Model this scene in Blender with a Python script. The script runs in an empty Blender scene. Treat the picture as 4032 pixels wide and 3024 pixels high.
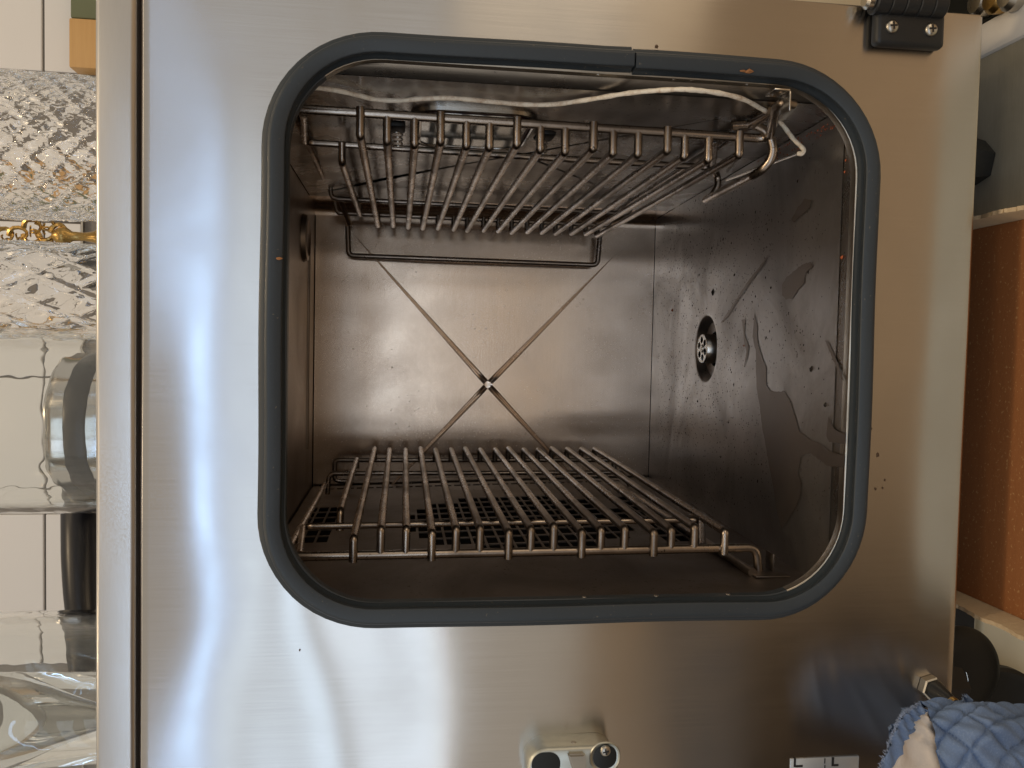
import bpy, bmesh, math, random
from mathutils import Vector, Matrix
random.seed(7)
S = bpy.context.scene
COL = S.collection
PI = math.pi
R = math.radians

# ------------------------------------------------------------------ camera
# world: X = right of the oven, Y = into the oven, Z = up. The phone was held on its side.
CAM = Vector((0.0, -0.56, 0.10))
ROT = [[0.020947, -0.129756, -0.991325], [-0.998863, -0.045181, -0.015193], [-0.042818, 0.990516, -0.130554]]
FPX = 3286.07
cd = bpy.data.cameras.new('camera'); cam = bpy.data.objects.new('camera', cd); COL.objects.link(cam)
r0, r1, r2 = [Vector(r) for r in ROT]
m = Matrix(((r0.x, -r1.x, -r2.x, CAM.x), (r0.y, -r1.y, -r2.y, CAM.y), (r0.z, -r1.z, -r2.z, CAM.z), (0, 0, 0, 1)))
cam.matrix_world = m
cd.sensor_width = 36; cd.lens = FPX / 4032 * 36; cd.clip_start = 0.01; cd.clip_end = 50
S.camera = cam
S.cycles.max_bounces = 16; S.cycles.transmission_bounces = 16; S.cycles.glossy_bounces = 8
S.render.resolution_x = 1024; S.render.resolution_y = 768

# ------------------------------------------------------------------ light
w = bpy.data.worlds.new('World'); S.world = w; w.use_nodes = True
bg = w.node_tree.nodes['Background']
bg.inputs[0].default_value = (0.52, 0.46, 0.385, 1); bg.inputs[1].default_value = 0.86
S.view_settings.view_transform = 'Standard'; S.view_settings.look = 'None'
S.view_settings.gamma = 1; S.view_settings.exposure = 0.0

def area(name, loc, target, sx, sy, col, power):
    l = bpy.data.lights.new(name, 'AREA'); l.shape = 'RECTANGLE'; l.size = sx; l.size_y = sy
    l.color = col; l.energy = power
    o = bpy.data.objects.new(name, l); COL.objects.link(o); o.location = loc
    d = Vector(target) - Vector(loc); o.rotation_euler = d.to_track_quat('-Z', 'Y').to_euler()
    return o
# a window behind and to the left of the photographer: three panes one above the other
for zc_, hh_, ww_, col_, p_ in ((.120, .13, 2.7, (0.62, 0.79, 1.0), 1.7), (.325, .13, 2.7, (0.56, 0.76, 1.0), 1.8), (.50, .12, 2.9, (0.60, 0.79, 1.0), 1.35),
                                (.655, .028, 3.0, (0.38, 0.61, 1.0), 2.4), (.034, .012, 2.2, (0.85, 0.92, 1.0), .35)):
    area('window_pane_light', (-.97, -1.75, zc_), (-.97, 0, zc_), ww_, hh_, col_, p_)
for x_, y_, p_ in ((.25, -.45, 6.5), (-.7, -.6, 2.2), (1.1, -.55, 2.2), (-.35, -1.5, 2.0), (.75, -1.7, 2.0)):     # ceiling spots
    area('ceiling_spot_light', (x_, y_, 1.75), (x_, y_, 0), .13, .13, (1.0, 0.76, 0.48), p_)
area('warm_fill_light', (1.45, -1.2, -0.35), (0, 0.2, 0), 0.8, 0.6, (1.0, 0.78, 0.52), 3)  # added warm fill for rails and seal, no lamp known there

# ------------------------------------------------------------------ helpers
def sight(u, v):
    d = (u - 2016) / FPX * r0 + (v - 1512) / FPX * r1 + r2
    return d
def at(u, v, ax, val):
    """surveyed point: where the line of sight through a photo point meets the plane of a known surface"""
    d = sight(u, v); t = (val - CAM[ax]) / d[ax]
    return CAM + d * t
ZF, FS, YB, ZC, XR = -0.2420, 0.047, 0.5607, 0.2159, 0.1809
def floor_z(y): return ZF + FS * (YB - y)
def at_floor(u, v, lift=0):
    d = sight(u, v); t = (ZF + lift + FS * (YB - CAM.y) - CAM.z) / (d.z + FS * d.y)
    return CAM + d * t

def tag(o, label=None, cat=None, group=None, kind=None):
    if label: o['label'] = label
    if cat: o['category'] = cat
    if group: o['group'] = group
    if kind: o['kind'] = kind
    return o
def empty(name, loc=(0, 0, 0)):
    o = bpy.data.objects.new(name, None); COL.objects.link(o); o.location = loc; o.empty_display_size = .02
    return o
def link(name, bm, mat, parent=None, smooth=True, angle=40):
    bmesh.ops.recalc_face_normals(bm, faces=bm.faces[:])
    me = bpy.data.meshes.new(name); bm.to_mesh(me); bm.free()
    for p in me.polygons: p.use_smooth = smooth
    if smooth:
        try: me.set_sharp_from_angle(angle=R(angle))
        except Exception: pass
    if mat: me.materials.append(mat)
    o = bpy.data.objects.new(name, me); COL.objects.link(o)
    if parent:
        o.parent = parent
        o.matrix_parent_inverse = Matrix.Translation(parent.location).inverted() if parent.type == 'EMPTY' else Matrix()
    return o
def box(bm, x0, x1, y0, y1, z0, z1, bev=0, seg=2):
    r = bmesh.ops.create_cube(bm, size=1)
    vs = r['verts']
    for v in vs: v.co = Vector(((x0+x1)/2 + v.co.x*(x1-x0), (y0+y1)/2 + v.co.y*(y1-y0), (z0+z1)/2 + v.co.z*(z1-z0)))
    if bev:
        es = list({e for v in vs for e in v.link_edges})
        bmesh.ops.bevel(bm, geom=es, offset=bev, segments=seg, affect='EDGES', profile=.5)
    return vs
def fillet(pts, rad, seg=6):
    pts = [Vector(p) for p in pts]
    if rad <= 0: return pts
    out = [pts[0]]
    for i in range(1, len(pts)-1):
        a, b, c = pts[i-1], pts[i], pts[i+1]
        d1, d2 = (a-b), (c-b); l1, l2 = d1.length, d2.length
        d1.normalize(); d2.normalize()
        ang = d1.angle(d2)
        if ang > PI - .03: out.append(b); continue
        t = min(rad / math.tan(ang/2), l1*.49, l2*.49)
        p, q = b + d1*t, b + d2*t
        for k in range(seg+1):
            s = k/seg; out.append(p.lerp(b, s).lerp(b.lerp(q, s), s))
    out.append(pts[-1]); return out
def tube(bm, pts, r, rad=0, n=10, cap=True, rfun=None):
    P = fillet(pts, rad)
    t0 = (P[1]-P[0]).normalized()
    up = Vector((0, 0, 1)) if abs(t0.z) < .9 else Vector((1, 0, 0))
    nrm = t0.cross(up).normalized()
    rings = []; acc = 0
    for i, p in enumerate(P):
        if i == 0: t = t0
        elif i == len(P)-1: t = (P[i]-P[i-1]).normalized()
        else: t = ((P[i+1]-P[i]).normalized() + (P[i]-P[i-1]).normalized()).normalized()
        nrm = (nrm - t*nrm.dot(t)).normalized(); b = t.cross(nrm)
        if i: acc += (P[i]-P[i-1]).length
        rr = rfun(acc) if rfun else r
        rings.append([bm.verts.new(p + rr*(math.cos(2*PI*k/n)*nrm + math.sin(2*PI*k/n)*b)) for k in range(n)])
    for a, b in zip(rings, rings[1:]):
        for k in range(n): bm.faces.new((a[k], a[(k+1) % n], b[(k+1) % n], b[k]))
    if cap: bm.faces.new(rings[0][::-1]); bm.faces.new(rings[-1])
def rod(name, pts, r, mat, parent, rad=0, n=10):
    bm = bmesh.new(); tube(bm, pts, r, rad, n); return link(name, bm, mat, parent, angle=50)
def lathe(bm, prof, origin, axis=(0, 0, 1), n=32, close=False, wob=None, wobfrom=0, wobto=1e9):
    """prof: (radius, height) along axis"""
    ax = Vector(axis).normalized(); a = ax.orthogonal().normalized(); b = ax.cross(a); o = Vector(origin)
    rings = []
    for q_, (r, h) in enumerate(prof):
        if r < 1e-6: rings.append([bm.verts.new(o + ax*h)]); continue
        rings.append([bm.verts.new(o + ax*h + (r*(wob(k/n, h) if wob and wobfrom <= q_ < wobto else 1))*(math.cos(2*PI*k/n)*a + math.sin(2*PI*k/n)*b)) for k in range(n)])
    if close: rings.append(rings[0])
    for p, q in zip(rings, rings[1:]):
        for k in range(n):
            k2 = (k+1) % n
            if len(p) == 1 and len(q) == 1: continue
            if len(p) == 1: bm.faces.new((p[0], q[k2], q[k]))
            elif len(q) == 1: bm.faces.new((p[k], p[k2], q[0]))
            else: bm.faces.new((p[k], p[k2], q[k2], q[k]))
def prism(bm, pts, vec):
    vs = [bm.verts.new(p) for p in pts]; f = bm.faces.new(vs)
    r = bmesh.ops.extrude_face_region(bm, geom=[f])
    for v in r['geom']:
        if isinstance(v, bmesh.types.BMVert): v.co += Vector(vec)

# ------------------------------------------------------------------ materials
class NT:
    def __init__(s, name):
        s.m = bpy.data.materials.new(name); s.m.use_nodes = True; s.t = s.m.node_tree
        s.b = s.t.nodes['Principled BSDF']
    def n(s, typ, **kw):
        nd = s.t.nodes.new(typ)
        for k, v in kw.items():
            if k.startswith('_'): setattr(nd, k[1:], v)
            else: nd.inputs[k.replace('__', ' ')].default_value = v
        return nd
    def l(s, a, b): s.t.links.new(a, b)
    def coord(s, scale=(1, 1, 1), rot=(0, 0, 0), loc=(0, 0, 0), which='Object'):
        tc = s.n('ShaderNodeTexCoord'); mp = s.n('ShaderNodeMapping', Scale=scale, Rotation=rot, Location=loc)
        s.l(tc.outputs[which], mp.inputs[0]); return mp.outputs[0]
    def noise(s, vec, scale=5, detail=4, rough=.5, dist=0):
        nd = s.n('ShaderNodeTexNoise', Scale=scale, Detail=detail, Roughness=rough, Distortion=dist); s.l(vec, nd.inputs['Vector']); return nd.outputs['Fac']
    def ramp(s, fac, stops):
        nd = s.n('ShaderNodeValToRGB'); s.l(fac, nd.inputs[0]); e = nd.color_ramp.elements
        while len(e) < len(stops): e.new(.5)
        for el, (p, c) in zip(e, stops):
            el.position = p; el.color = (c, c, c, 1) if isinstance(c, (int, float)) else (*c, 1)
        return nd.outputs[0]
    def mix(s, fac, a, b, mode='MIX'):
        nd = s.n('ShaderNodeMix', _data_type='RGBA', _blend_type=mode)
        for sock, v in ((nd.inputs[0], fac), (nd.inputs[6], a), (nd.inputs[7], b)):
            if isinstance(v, bpy.types.NodeSocket): s.l(v, sock)
            elif isinstance(v, (int, float)): sock.default_value = v
            else: sock.default_value = (*v, 1)
        return nd.outputs[2]
    def math(s, op, a, b=None):
        nd = s.n('ShaderNodeMath', _operation=op)
        for i, v in enumerate((a, b)):
            if v is None: continue
            if isinstance(v, bpy.types.NodeSocket): s.l(v, nd.inputs[i])
            else: nd.inputs[i].default_value = v
        return nd.outputs[0]
    def bump(s, h, strength, dist=.001, prev=None):
        nd = s.n('ShaderNodeBump', Strength=strength, Distance=dist); s.l(h, nd.inputs['Height'])
        if prev: s.l(prev, nd.inputs['Normal'])
        return nd.outputs[0]
    def set(s, **kw):
        for k, v in kw.items():
            i = s.b.inputs[k.replace('__', ' ')]
            if isinstance(v, bpy.types.NodeSocket): s.l(v, i)
            elif isinstance(v, tuple) and len(v) == 3 and i.type == 'RGBA': i.default_value = (*v, 1)
            else: i.default_value = v
        return s
def simple(name, col, rough=.5, metal=0, var=.12, nscale=30, bump=0, bscale=200, **kw):
    t = NT(name); v = t.coord()
    n = t.noise(v, nscale, 5)
    c = t.mix(n, tuple(x*(1-var) for x in col), tuple(min(1, x*(1+var)) for x in col))
    t.set(Base__Color=c, Metallic=metal, Roughness=t.math('ADD', t.math('MULTIPLY', t.noise(v, nscale*2.3, 3), .12), rough-.06), **kw)
    if bump: t.set(Normal=t.bump(t.noise(v, bscale, 4), bump))
    return t.m
def steel(name, col, rough, brush, aniso, tangent, streak=.10, wave=0, wscale=5, specks=0, dirt=0, dirtcol=(.10, .07, .05), blotch=.2, bb=.06, wvec=None):
    t = NT(name); v = t.coord(brush); ob = t.coord()
    st = t.noise(v, 1, 3, .6); bl = t.noise(ob, 11, 5, .55, .6)
    c = t.mix(st, tuple(x*(1-streak) for x in col), tuple(min(1, x*(1+streak)) for x in col))
    c = t.mix(t.ramp(bl, [(.35, 0.), (.7, blotch)]), c, tuple(x*.72 for x in col))
    ro = t.math('ADD', t.math('MULTIPLY', bl, .16), rough-.08)
    ro = t.math('ADD', t.math('MULTIPLY', st, .05), ro)
    if specks:
        sp = t.noise(ob, 330, 2, .5); big = t.noise(ob, 14, 3)
        f = t.math('MULTIPLY', t.ramp(sp, [(.66, 0.), (.71, 1.)]), t.ramp(big, [(.42, 0.), (.62, 1.)]))
        c = t.mix(t.math('MULTIPLY', f, specks), c, (.02, .012, .008)); ro = t.math('ADD', ro, t.math('MULTIPLY', f, .3))
    if dirt:
        d = t.ramp(t.noise(ob, 7, 7, .65, 1.2), [(.42, 0.), (.72, 1.)])
        c = t.mix(t.math('MULTIPLY', d, dirt), c, dirtcol); ro = t.math('ADD', ro, t.math('MULTIPLY', d, dirt*.25))
    t.set(Base__Color=c, Metallic=1.0, Roughness=ro, Anisotropic=aniso)
    if aniso:
        cx = t.n('ShaderNodeCombineXYZ', X=tangent[0], Y=tangent[1], Z=tangent[2]); t.l(cx.outputs[0], t.b.inputs['Tangent'])
    nb = t.bump(st, bb, .0004)
    if wave: nb = t.bump(t.noise(t.coord(wvec) if wvec else ob, 1 if wvec else wscale, 1, .3), wave, .01, nb)
    t.set(Normal=nb)
    return t.m
M = {}
M['face'] = steel('brushed_steel_face', (.60, .575, .545), .20, (1500, 300, 14), .93, (1, 0, 0), .08, .0, 6, 0, 0, blotch=.10, bb=.004)
M['trim'] = steel('brushed_steel_trim', (.62, .60, .57), .30, (60, 300, 1500), .5, (0, 0, 1), .05, blotch=.1)
M['wall_side'] = steel('cavity_steel_side', (.50, .475, .445), .23, (900, 900, 22), .5, (0, 1, 0), .14, .10, 9, .5, .55)
M['wall_back'] = steel('cavity_steel_back', (.82, .67, .54), .17, (22, 900, 1500), .78, (0, 0, 1), .10, .30, 7, .15, .15, wvec=(15, 1, 3.0))
M['floor'] = steel('cavity_steel_floor', (.52, .495, .475), .30, (24, 1200, 900), .4, (0, 1, 0), .10, .10, 8, .95, .45)
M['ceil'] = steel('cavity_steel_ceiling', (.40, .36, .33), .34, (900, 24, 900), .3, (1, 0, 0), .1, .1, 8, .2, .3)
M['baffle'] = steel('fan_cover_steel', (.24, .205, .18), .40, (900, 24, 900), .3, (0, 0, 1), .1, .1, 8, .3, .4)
M['rod'] = steel('rack_wire_steel', (.46, .39, .33), .22, (500, 90, 500), 0, (1, 0, 0), .25, 0, 5, .85, .75, (.10, .065, .04), blotch=.6)
M['bright'] = steel('bright_steel', (.66, .63, .58), .22, (400, 400, 400), 0, (1, 0, 0), .05, bb=.02)
M['lip'] = steel('lip_steel', (.55, .50, .42), .30, (400, 400, 400), 0, (1, 0, 0), .12, dirt=.5, dirtcol=(.16, .12, .07))
M['screw'] = steel('screw_steel', (.55, .52, .46), .25, (400, 400, 400), 0, (1, 0, 0), .05, dirt=.4, bb=.02)
M['zinc'] = steel('zinc_casting', (.60, .62, .57), .38, (300, 300, 300), 0, (1, 0, 0), .1, dirt=.4, dirtcol=(.3, .27, .2))
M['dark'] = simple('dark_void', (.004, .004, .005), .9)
M['seam'] = simple('seam_shadow_gap', (.03, .015, .008), .8)
M['black'] = simple('black_plastic', (.012, .013, .014), .42, bump=.15, bscale=500)
M['blackgloss'] = simple('black_gloss', (.006, .007, .006), .5)
M['red_seal'] = simple('red_silicone', (.045, .010, .008), .4)
M['glass_lamp'] = simple('lamp_glass', (.35, .36, .34), .12, .7)
def mk_gasket():
    t = NT('gasket_rubber'); ob = t.coord()
    n = t.noise(ob, 9, 5); sp = t.ramp(t.noise(ob, 420, 2), [(.70, 0.), (.74, 1.)])
    c = t.mix(n, (.024, .032, .039), (.036, .047, .058))
    c = t.mix(t.math('MULTIPLY', sp, .5), c, (.20, .17, .12))
    t.set(Base__Color=c, Roughness=t.math('ADD', t.math('MULTIPLY', n, .2), .34), Normal=t.bump(t.noise(ob, 260, 4), .12))
    return t.m
M['gasket'] = mk_gasket()
def mk_stain():
    t = NT('stain_and_crease_shade'); ob = t.coord()
    n = t.noise(ob, 40, 6, .6)
    t.set(Base__Color=t.mix(n, (.22, .18, .155), (.29, .25, .22)), Metallic=.9, Roughness=t.math('ADD', t.math('MULTIPLY', n, .2), .30))
    return t.m
M['stain'] = mk_stain()
M['crumb'] = simple('food_crumb', (.42, .10, .03), .7, var=.4)
M['crumb_dry'] = simple('dried_crumb', (.36, .16, .06), .8, var=.4)
M['char'] = simple('burnt_crumb', (.012, .008, .006), .7)

def mk_cable():
    t = NT('probe_cable_braid'); ob = t.coord()
    n = t.noise(ob, 160, 5, .7); b = t.noise(t.coord((1, 1, 1), (.3, .5, .6)), 700, 2)
    c = t.mix(t.ramp(n, [(.45, 0.), (.72, .75)]), (.92, .84, .70), (.45, .28, .16))
    t.set(Base__Color=c, Roughness=.55, Normal=t.bump(b, .5, .0008))
    return t.m
M['cable'] = mk_cable()
def mk_tile():
    t = NT('white_tile'); ob = t.coord()
    t.set(Base__Color=t.mix(t.noise(ob, 6, 3), (.80, .785, .765), (.86, .845, .825)), Roughness=.12, Normal=t.bump(t.noise(ob, 8, 2), .05, .01))
    return t.m
M['tile'] = mk_tile()
M['grout'] = simple('grout', (.22, .20, .18), .9, bump=.4)
def mk_wood():
    t = NT('pine_board'); v = t.coord((6, 60, 90))
    n = t.noise(v, 1.2, 6, .6, 1.5)
    t.set(Base__Color=t.mix(n, (.50, .27, .09), (.66, .42, .17)), Roughness=.5, Normal=t.bump(n, .2)); return t.m
M['wood'] = mk_wood()
def mk_glass(name, col=(.97, .98, .97), rough=0.0, bump=0, bs=20):
    t = NT(name); t.set(Base__Color=col, Roughness=rough, IOR=1.48)
    t.b.inputs['Transmission Weight'].default_value = 1
    if bump: t.set(Normal=t.bump(t.noise(t.coord(), bs, 2), bump, .01))
    return t.m
M['glass'] = mk_glass('clear_glass', bump=.06, bs=25)
M['crystal'] = mk_glass('cut_crystal', (.98, .975, .96))
M['brass'] = simple('old_brass', (.50, .33, .12), .30, 1, var=.3, bump=.3)
M['chrome'] = simple('pan_chrome', (.62, .60, .57), .14, 1)
M['handle'] = simple('pan_handle_plastic', (.012, .012, .016), .34)
def mk_table():
    t = NT('scratched_table_steel'); ob = t.coord()
    s1 = t.noise(t.coord((40, 900, 40), (0, 0, .55)), 1, 4, .65); s2 = t.noise(ob, 9, 6, .6, 1)
    c = t.mix(s1, (.46, .44, .36), (.66, .64, .55)); c = t.mix(t.ramp(s2, [(.4, 0.), (.7, .5)]), c, (.36, .33, .24))
    t.set(Base__Color=c, Metallic=.5, Roughness=t.math('ADD', t.math('MULTIPLY', s1, .2), .38), Normal=t.bump(s1, .3, .0008)); return t.m
M['table'] = mk_table()
def mk_card():
    t = NT('brown_cardboard'); ob = t.coord()
    n = t.noise(t.coord((60, 300, 60)), 1, 5, .7); f = t.ramp(t.noise(ob, 380, 2), [(.62, 0.), (.7, .5)])
    c = t.mix(n, (.27, .10, .028), (.35, .135, .042)); c = t.mix(f, c, (.60, .36, .15))
    t.set(Base__Color=c, Roughness=.8, Normal=t.bump(t.noise(ob, 500, 3), .25)); return t.m
M['card'] = mk_card()
M['card_inner'] = simple('torn_cardboard', (.58, .44, .27), .9, bump=.6, bscale=400, var=.2)
M['cream'] = simple('cream_paint', (.72, .62, .44), .45, var=.05)
M['whiteedge'] = simple('white_enamel', (.78, .74, .68), .22, var=.04)
M['cloud'] = simple('cream_plastic', (.74, .68, .50), .45)
def mk_denim():
    t = NT('quilted_blue_cotton'); ob = t.coord()
    w1 = t.noise(ob, 900, 2); n = t.noise(ob, 30, 5)
    c = t.mix(n, (.12, .185, .32), (.19, .265, .42)); c = t.mix(t.ramp(w1, [(.5, 0.), (.75, .35)]), c, (.30, .38, .55))
    t.set(Base__Color=c, Roughness=.92, Normal=t.bump(w1, .5, .0008)); return t.m
M['denim'] = mk_denim()
M['lining'] = simple('cream_wadding', (.72, .62, .52), .95, bump=.9, bscale=160, var=.15, nscale=60)
M['label'] = simple('silver_label', (.55, .58, .60), .30, .6)
M['ink'] = simple('black_ink', (.01, .01, .01), .5)

# ================================================================== OVEN
oven = empty('combi_oven', (0, 0, -0.3065))
tag(oven, 'stainless steel combi oven with its door open, empty cavity with rack guides', 'oven')
ZT, ZBOT, XE, XW = 0.2927, -0.3065, 0.2438, -0.345
GX0, GX1, GZ0, GZ1 = -0.1897, 0.2040, -0.2338, 0.1922     # outer edge of the door seal
CR = 0.078

def rrect(x0, x1, z0, z1, r, n=14, straight=16):
    pts = []
    cs = [(x1-r, z1-r, 0), (x0+r, z1-r, 90), (x0+r, z0+r, 180), (x1-r, z0+r, 270)]
    for i, (cx, cz, a0) in enumerate(cs):
        for k in range(n+1):
            a = R(a0 + 90*k/n); pts.append((Vector((cx + r*math.cos(a), 0, cz + r*math.sin(a))), Vector((math.cos(a), 0, math.sin(a)))))
        nx = cs[(i+1) % 4]; a1 = R(nx[2]); e = Vector((nx[0] + r*math.cos(a1), 0, nx[1] + r*math.sin(a1)))
        s, nn = pts[-1]
        for k in range(1, straight): pts.append((s.lerp(e, k/straight), nn))
    return pts
def sweep(bm, path, prof, closed=True):
    rings = [[bm.verts.new(p + nrm*a + Vector((0, y, 0))) for a, y in prof] for p, nrm in path]
    N = len(rings)
    for i in range(N if closed else N-1):
        a, b = rings[i], rings[(i+1) % N]
        for k in range(len(prof)-1): bm.faces.new((a[k], a[k+1], b[k+1], b[k]))
    return rings

# --- front sheet: pressed panel, slightly dished towards the opening
def dish(x, z):
    """depth (m) the sheet is pushed in; gentle, as pressed sheet steel is"""
    def g(cx, cz, sx, sz): return math.exp(-((x-cx)/sx)**2 - ((z-cz)/sz)**2)
    y = 0
    y += -.0011*g(-.175, .190, .045, .045)            # pucker at the upper left corner of the seal
    y += .0007*g(-.25, .13, .06, .07)
    y += .0008*g(.20, .22, .05, .04)
    y += .0005*math.sin(x*21+1)*math.exp(-((z-.21)/.05)**2)
    y += .00035*math.sin(z*30+x*9)
    y += .00022*math.sin(z*75+1.2*math.sin(x*14))*math.exp(-((z-.16)/.09)**2)
    y += .00018*math.sin(x*33+z*7)
    return y
bm = bmesh.new()
zt = 0.2643
nx, nz = 150, 150
xs = [XW + (XE-XW)*i/nx for i in range(nx+1)]; zs = [ZBOT + (zt-ZBOT)*i/nz for i in range(nz+1)]
V = [[bm.verts.new((x, dish(x, z), z)) for z in zs] for x in xs]
def in_hole(x, z):
    x0, x1, z0, z1 = GX0+.008, GX1-.008, GZ0+.008, GZ1-.008; r = CR-.008
    if not (x0 < x < x1 and z0 < z < z1): return False
    dx = max(x0+r-x, x-(x1-r), 0); dz = max(z0+r-z, z-(z1-r), 0)
    return dx*dx+dz*dz < r*r
for i in range(nx):
    for k in range(nz):
        if in_hole((xs[i]+xs[i+1])/2, (zs[k]+zs[k+1])/2): continue
        bm.faces.new((V[i][k], V[i+1][k], V[i+1][k+1], V[i][k+1]))
for v in [v for v in bm.verts if not v.link_faces]: bm.verts.remove(v)
# folded edges
def fold(row, d, steps=5, rad=.0022, depth=.02):
    prev = row
    for s in range(1, steps+2):
        a = min(s/steps, 1)*PI/2
        off = d*(rad*math.sin(a)) + Vector((0, rad*(1-math.cos(a)) + (depth if s > steps else 0), 0))
        cur = [bm.verts.new(v.co + off) for v in row]
        for p in range(len(row)-1): bm.faces.new((prev[p], prev[p+1], cur[p+1], cur[p]))
        prev = cur
fold([V[i][nz] for i in range(nx+1)], Vector((0, 0, 1)))
fold([V[i][0] for i in range(nx+1)], Vector((0, 0, -1)), depth=.03)
fold([V[nx][k] for k in range(nz+1)], Vector((1, 0, 0)), depth=.03)
link('front_panel', bm, M['face'], oven, angle=80)
# top trim: rounded rail in front of the top cover
bm = bmesh.new()
z0, z1 = 0.2685, ZT
prof = []
for a in range(0, 91, 15): prof.append((z0+.0035-.0035*math.cos(R(a)), -.003+.0035-.0035*math.sin(R(a))))
for a in range(90, -1, -15): prof.append((z1-.003+.003*math.cos(R(a)), -.003+.003-.003*math.sin(R(a))))
prof = [(z0, .03)] + prof + [(z1, .012)]
for x0, x1 in ((XW, XE+.003),):
    vs = [[bm.verts.new((x0+(x1-x0)*i/40, y+.0003*math.sin(i*.5), z)) for z, y in prof] for i in range(41)]
    for i in range(40):
        for k in range(len(prof)-1): bm.faces.new((vs[i][k], vs[i][k+1], vs[i+1][k+1], vs[i+1][k]))
    bm.faces.new(vs[-1])
link('top_trim', bm, M['trim'], oven, angle=80)
bm = bmesh.new(); box(bm, XW, XE+.001, .012, .60, .262, ZT-.0006); link('top_cover', bm, M['trim'], oven, smooth=False)
bm = bmesh.new(); box(bm, XW, XE-.002, .006, .011, .258, .275); link('seam_strip', bm, M['seam'], oven, smooth=False)
bm = bmesh.new(); box(bm, XE-.001, XE+.001, .03, .60, ZBOT, .262); link('right_side_panel', bm, M['trim'], oven, smooth=False)
bm = bmesh.new(); box(bm, XW, XE-.0015, .03, .60, ZBOT-.001, ZBOT+.002); link('base_plate', bm, M['baffle'], oven, smooth=False)

# grease marks on the sheet
for u, v, s_ in ((3430, 1688, .0012), (3456, 1792, .0016), (3484, 1890, .0009), (3476, 1922, .0008), (3448, 1925, .0010), (2585, 182, .0014), (1180, 2560, .0008)):
    bm = bmesh.new(); p = at(u, v, 1, -.0004)
    vs = [bm.verts.new(p + Vector((s_*1.4*math.cos(a)*random.uniform(.5, 1.1), 0, s_*math.sin(a)*random.uniform(.5, 1.1)))) for a in [k*PI/4 for k in range(8)]]
    t = bm.verts.new(p + Vector((0, -.0002, 0)))
    for k in range(8): bm.faces.new((vs[k], vs[(k+1) % 8], t))
    link('grease_mark', bm, simple('grease', (.09, .05, .025), .5) if 'grease' not in bpy.data.materials else bpy.data.materials['grease'], oven)
# --- seal
path = rrect(GX0, GX1, GZ0, GZ1, CR, straight=24)
prof = [(.0, .002), (.0003, -.0010), (-.0010, -.0020), (-.0036, -.0028), (-.0042, -.0060), (-.0046, -.0084), (-.0054, -.0096), (-.0072, -.0101), (-.0080, -.0099), (-.0145, -.0099),
        (-.0152, -.0093), (-.0154, -.0083), (-.0149, -.0073), (-.0149, -.0042), (-.0157, -.0018), (-.0163, -.0008), (-.0165, .0002), (-.0165, .0016)]
# joint of the seal on the right side, a little above the middle
jz = at(2497, 200, 1, -.006).z
start = min(range(len(path)), key=lambda i: abs(path[i][0].z - jz) + (0 if path[i][1].x > .99 else 9))
path2 = path[start:] + path[:start]
bm = bmesh.new()
P0 = []
for i, (p, nn) in enumerate(path2):
    wob = .0004*math.sin(i*.35) + .0003*math.sin(i*.11+2)
    P0.append((p + nn*wob, nn))
first = (Vector((P0[0][0].x, 0, jz+.0006)), P0[0][1]); last = (Vector((P0[0][0].x-.0005, 0, jz-.0006)), P0[0][1])
body = [(p, n_) for p, n_ in P0 if not (n_.x > .99 and abs(p.z-jz) < .004)]
body = [(p + n_*(.0007*math.exp(-((p.z-jz)/.012)**2) if (n_.x > .99 and p.z > jz) else 0), n_) for p, n_ in body]
first = (first[0] + Vector((.0008, 0, 0)), first[1])
seq = [first] + body + [last]
if seq[1][0].z < jz: seq = [last] + body + [first]
rg = sweep(bm, seq, prof, closed=False)
bm.faces.new(rg[0]); bm.faces.new(rg[-1])
seal = link('door_seal', bm, M['gasket'], oven, angle=60)
# --- steel lip round the opening behind the seal
path = rrect(GX0, GX1, GZ0, GZ1, CR, straight=24)
lipprof = [(-.0145, .0008), (-.0163, .0006), (-.0171, .0012), (-.0173, .0075), (-.0169, .0088)]
steelside = lambda n_: n_.z < -.30 or n_.x > .80
k0 = next(k for k in range(len(path)) if steelside(path[k][1]) and not steelside(path[k-1][1]))
path_r = path[k0:] + path[:k0]
cut = next(k for k in range(1, len(path_r)) if not steelside(path_r[k][1]))
bm = bmesh.new(); sweep(bm, path_r[:cut+1], lipprof, closed=False); link('opening_lip', bm, M['lip'], oven, angle=50)
bm = bmesh.new(); sweep(bm, path_r[cut:] + path_r[:1], lipprof, closed=False); link('seal_skirt', bm, M['gasket'], oven, angle=50)
# the cavity mouth: drawn steel blending from the rounded opening to the flat cavity sheets
bm = bmesh.new()
pa = rrect(GX0, GX1, GZ0, GZ1, CR, straight=24)
pc_ = rrect(-.1795, XR+.0004, floor_z(.021)-.0004, ZC+.0004, .010, straight=24)
ra = [bm.verts.new(p - n_*.0169 + Vector((0, .0088, 0))) for p, n_ in pa]
rb = [bm.verts.new((p - n_*.0169).lerp(q, .6) + Vector((0, .0125, 0))) for (p, n_), (q, _) in zip(pa, pc_)]
rc = [bm.verts.new(q + Vector((0, .021, 0))) for q, _ in pc_]
N_ = len(ra)
for a, b in ((ra, rb), (rb, rc)):
    for k in range(N_): bm.faces.new((a[k], a[(k+1) % N_], b[(k+1) % N_], b[k]))
link('cavity_mouth', bm, M['wall_side'], oven, angle=60)
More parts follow.
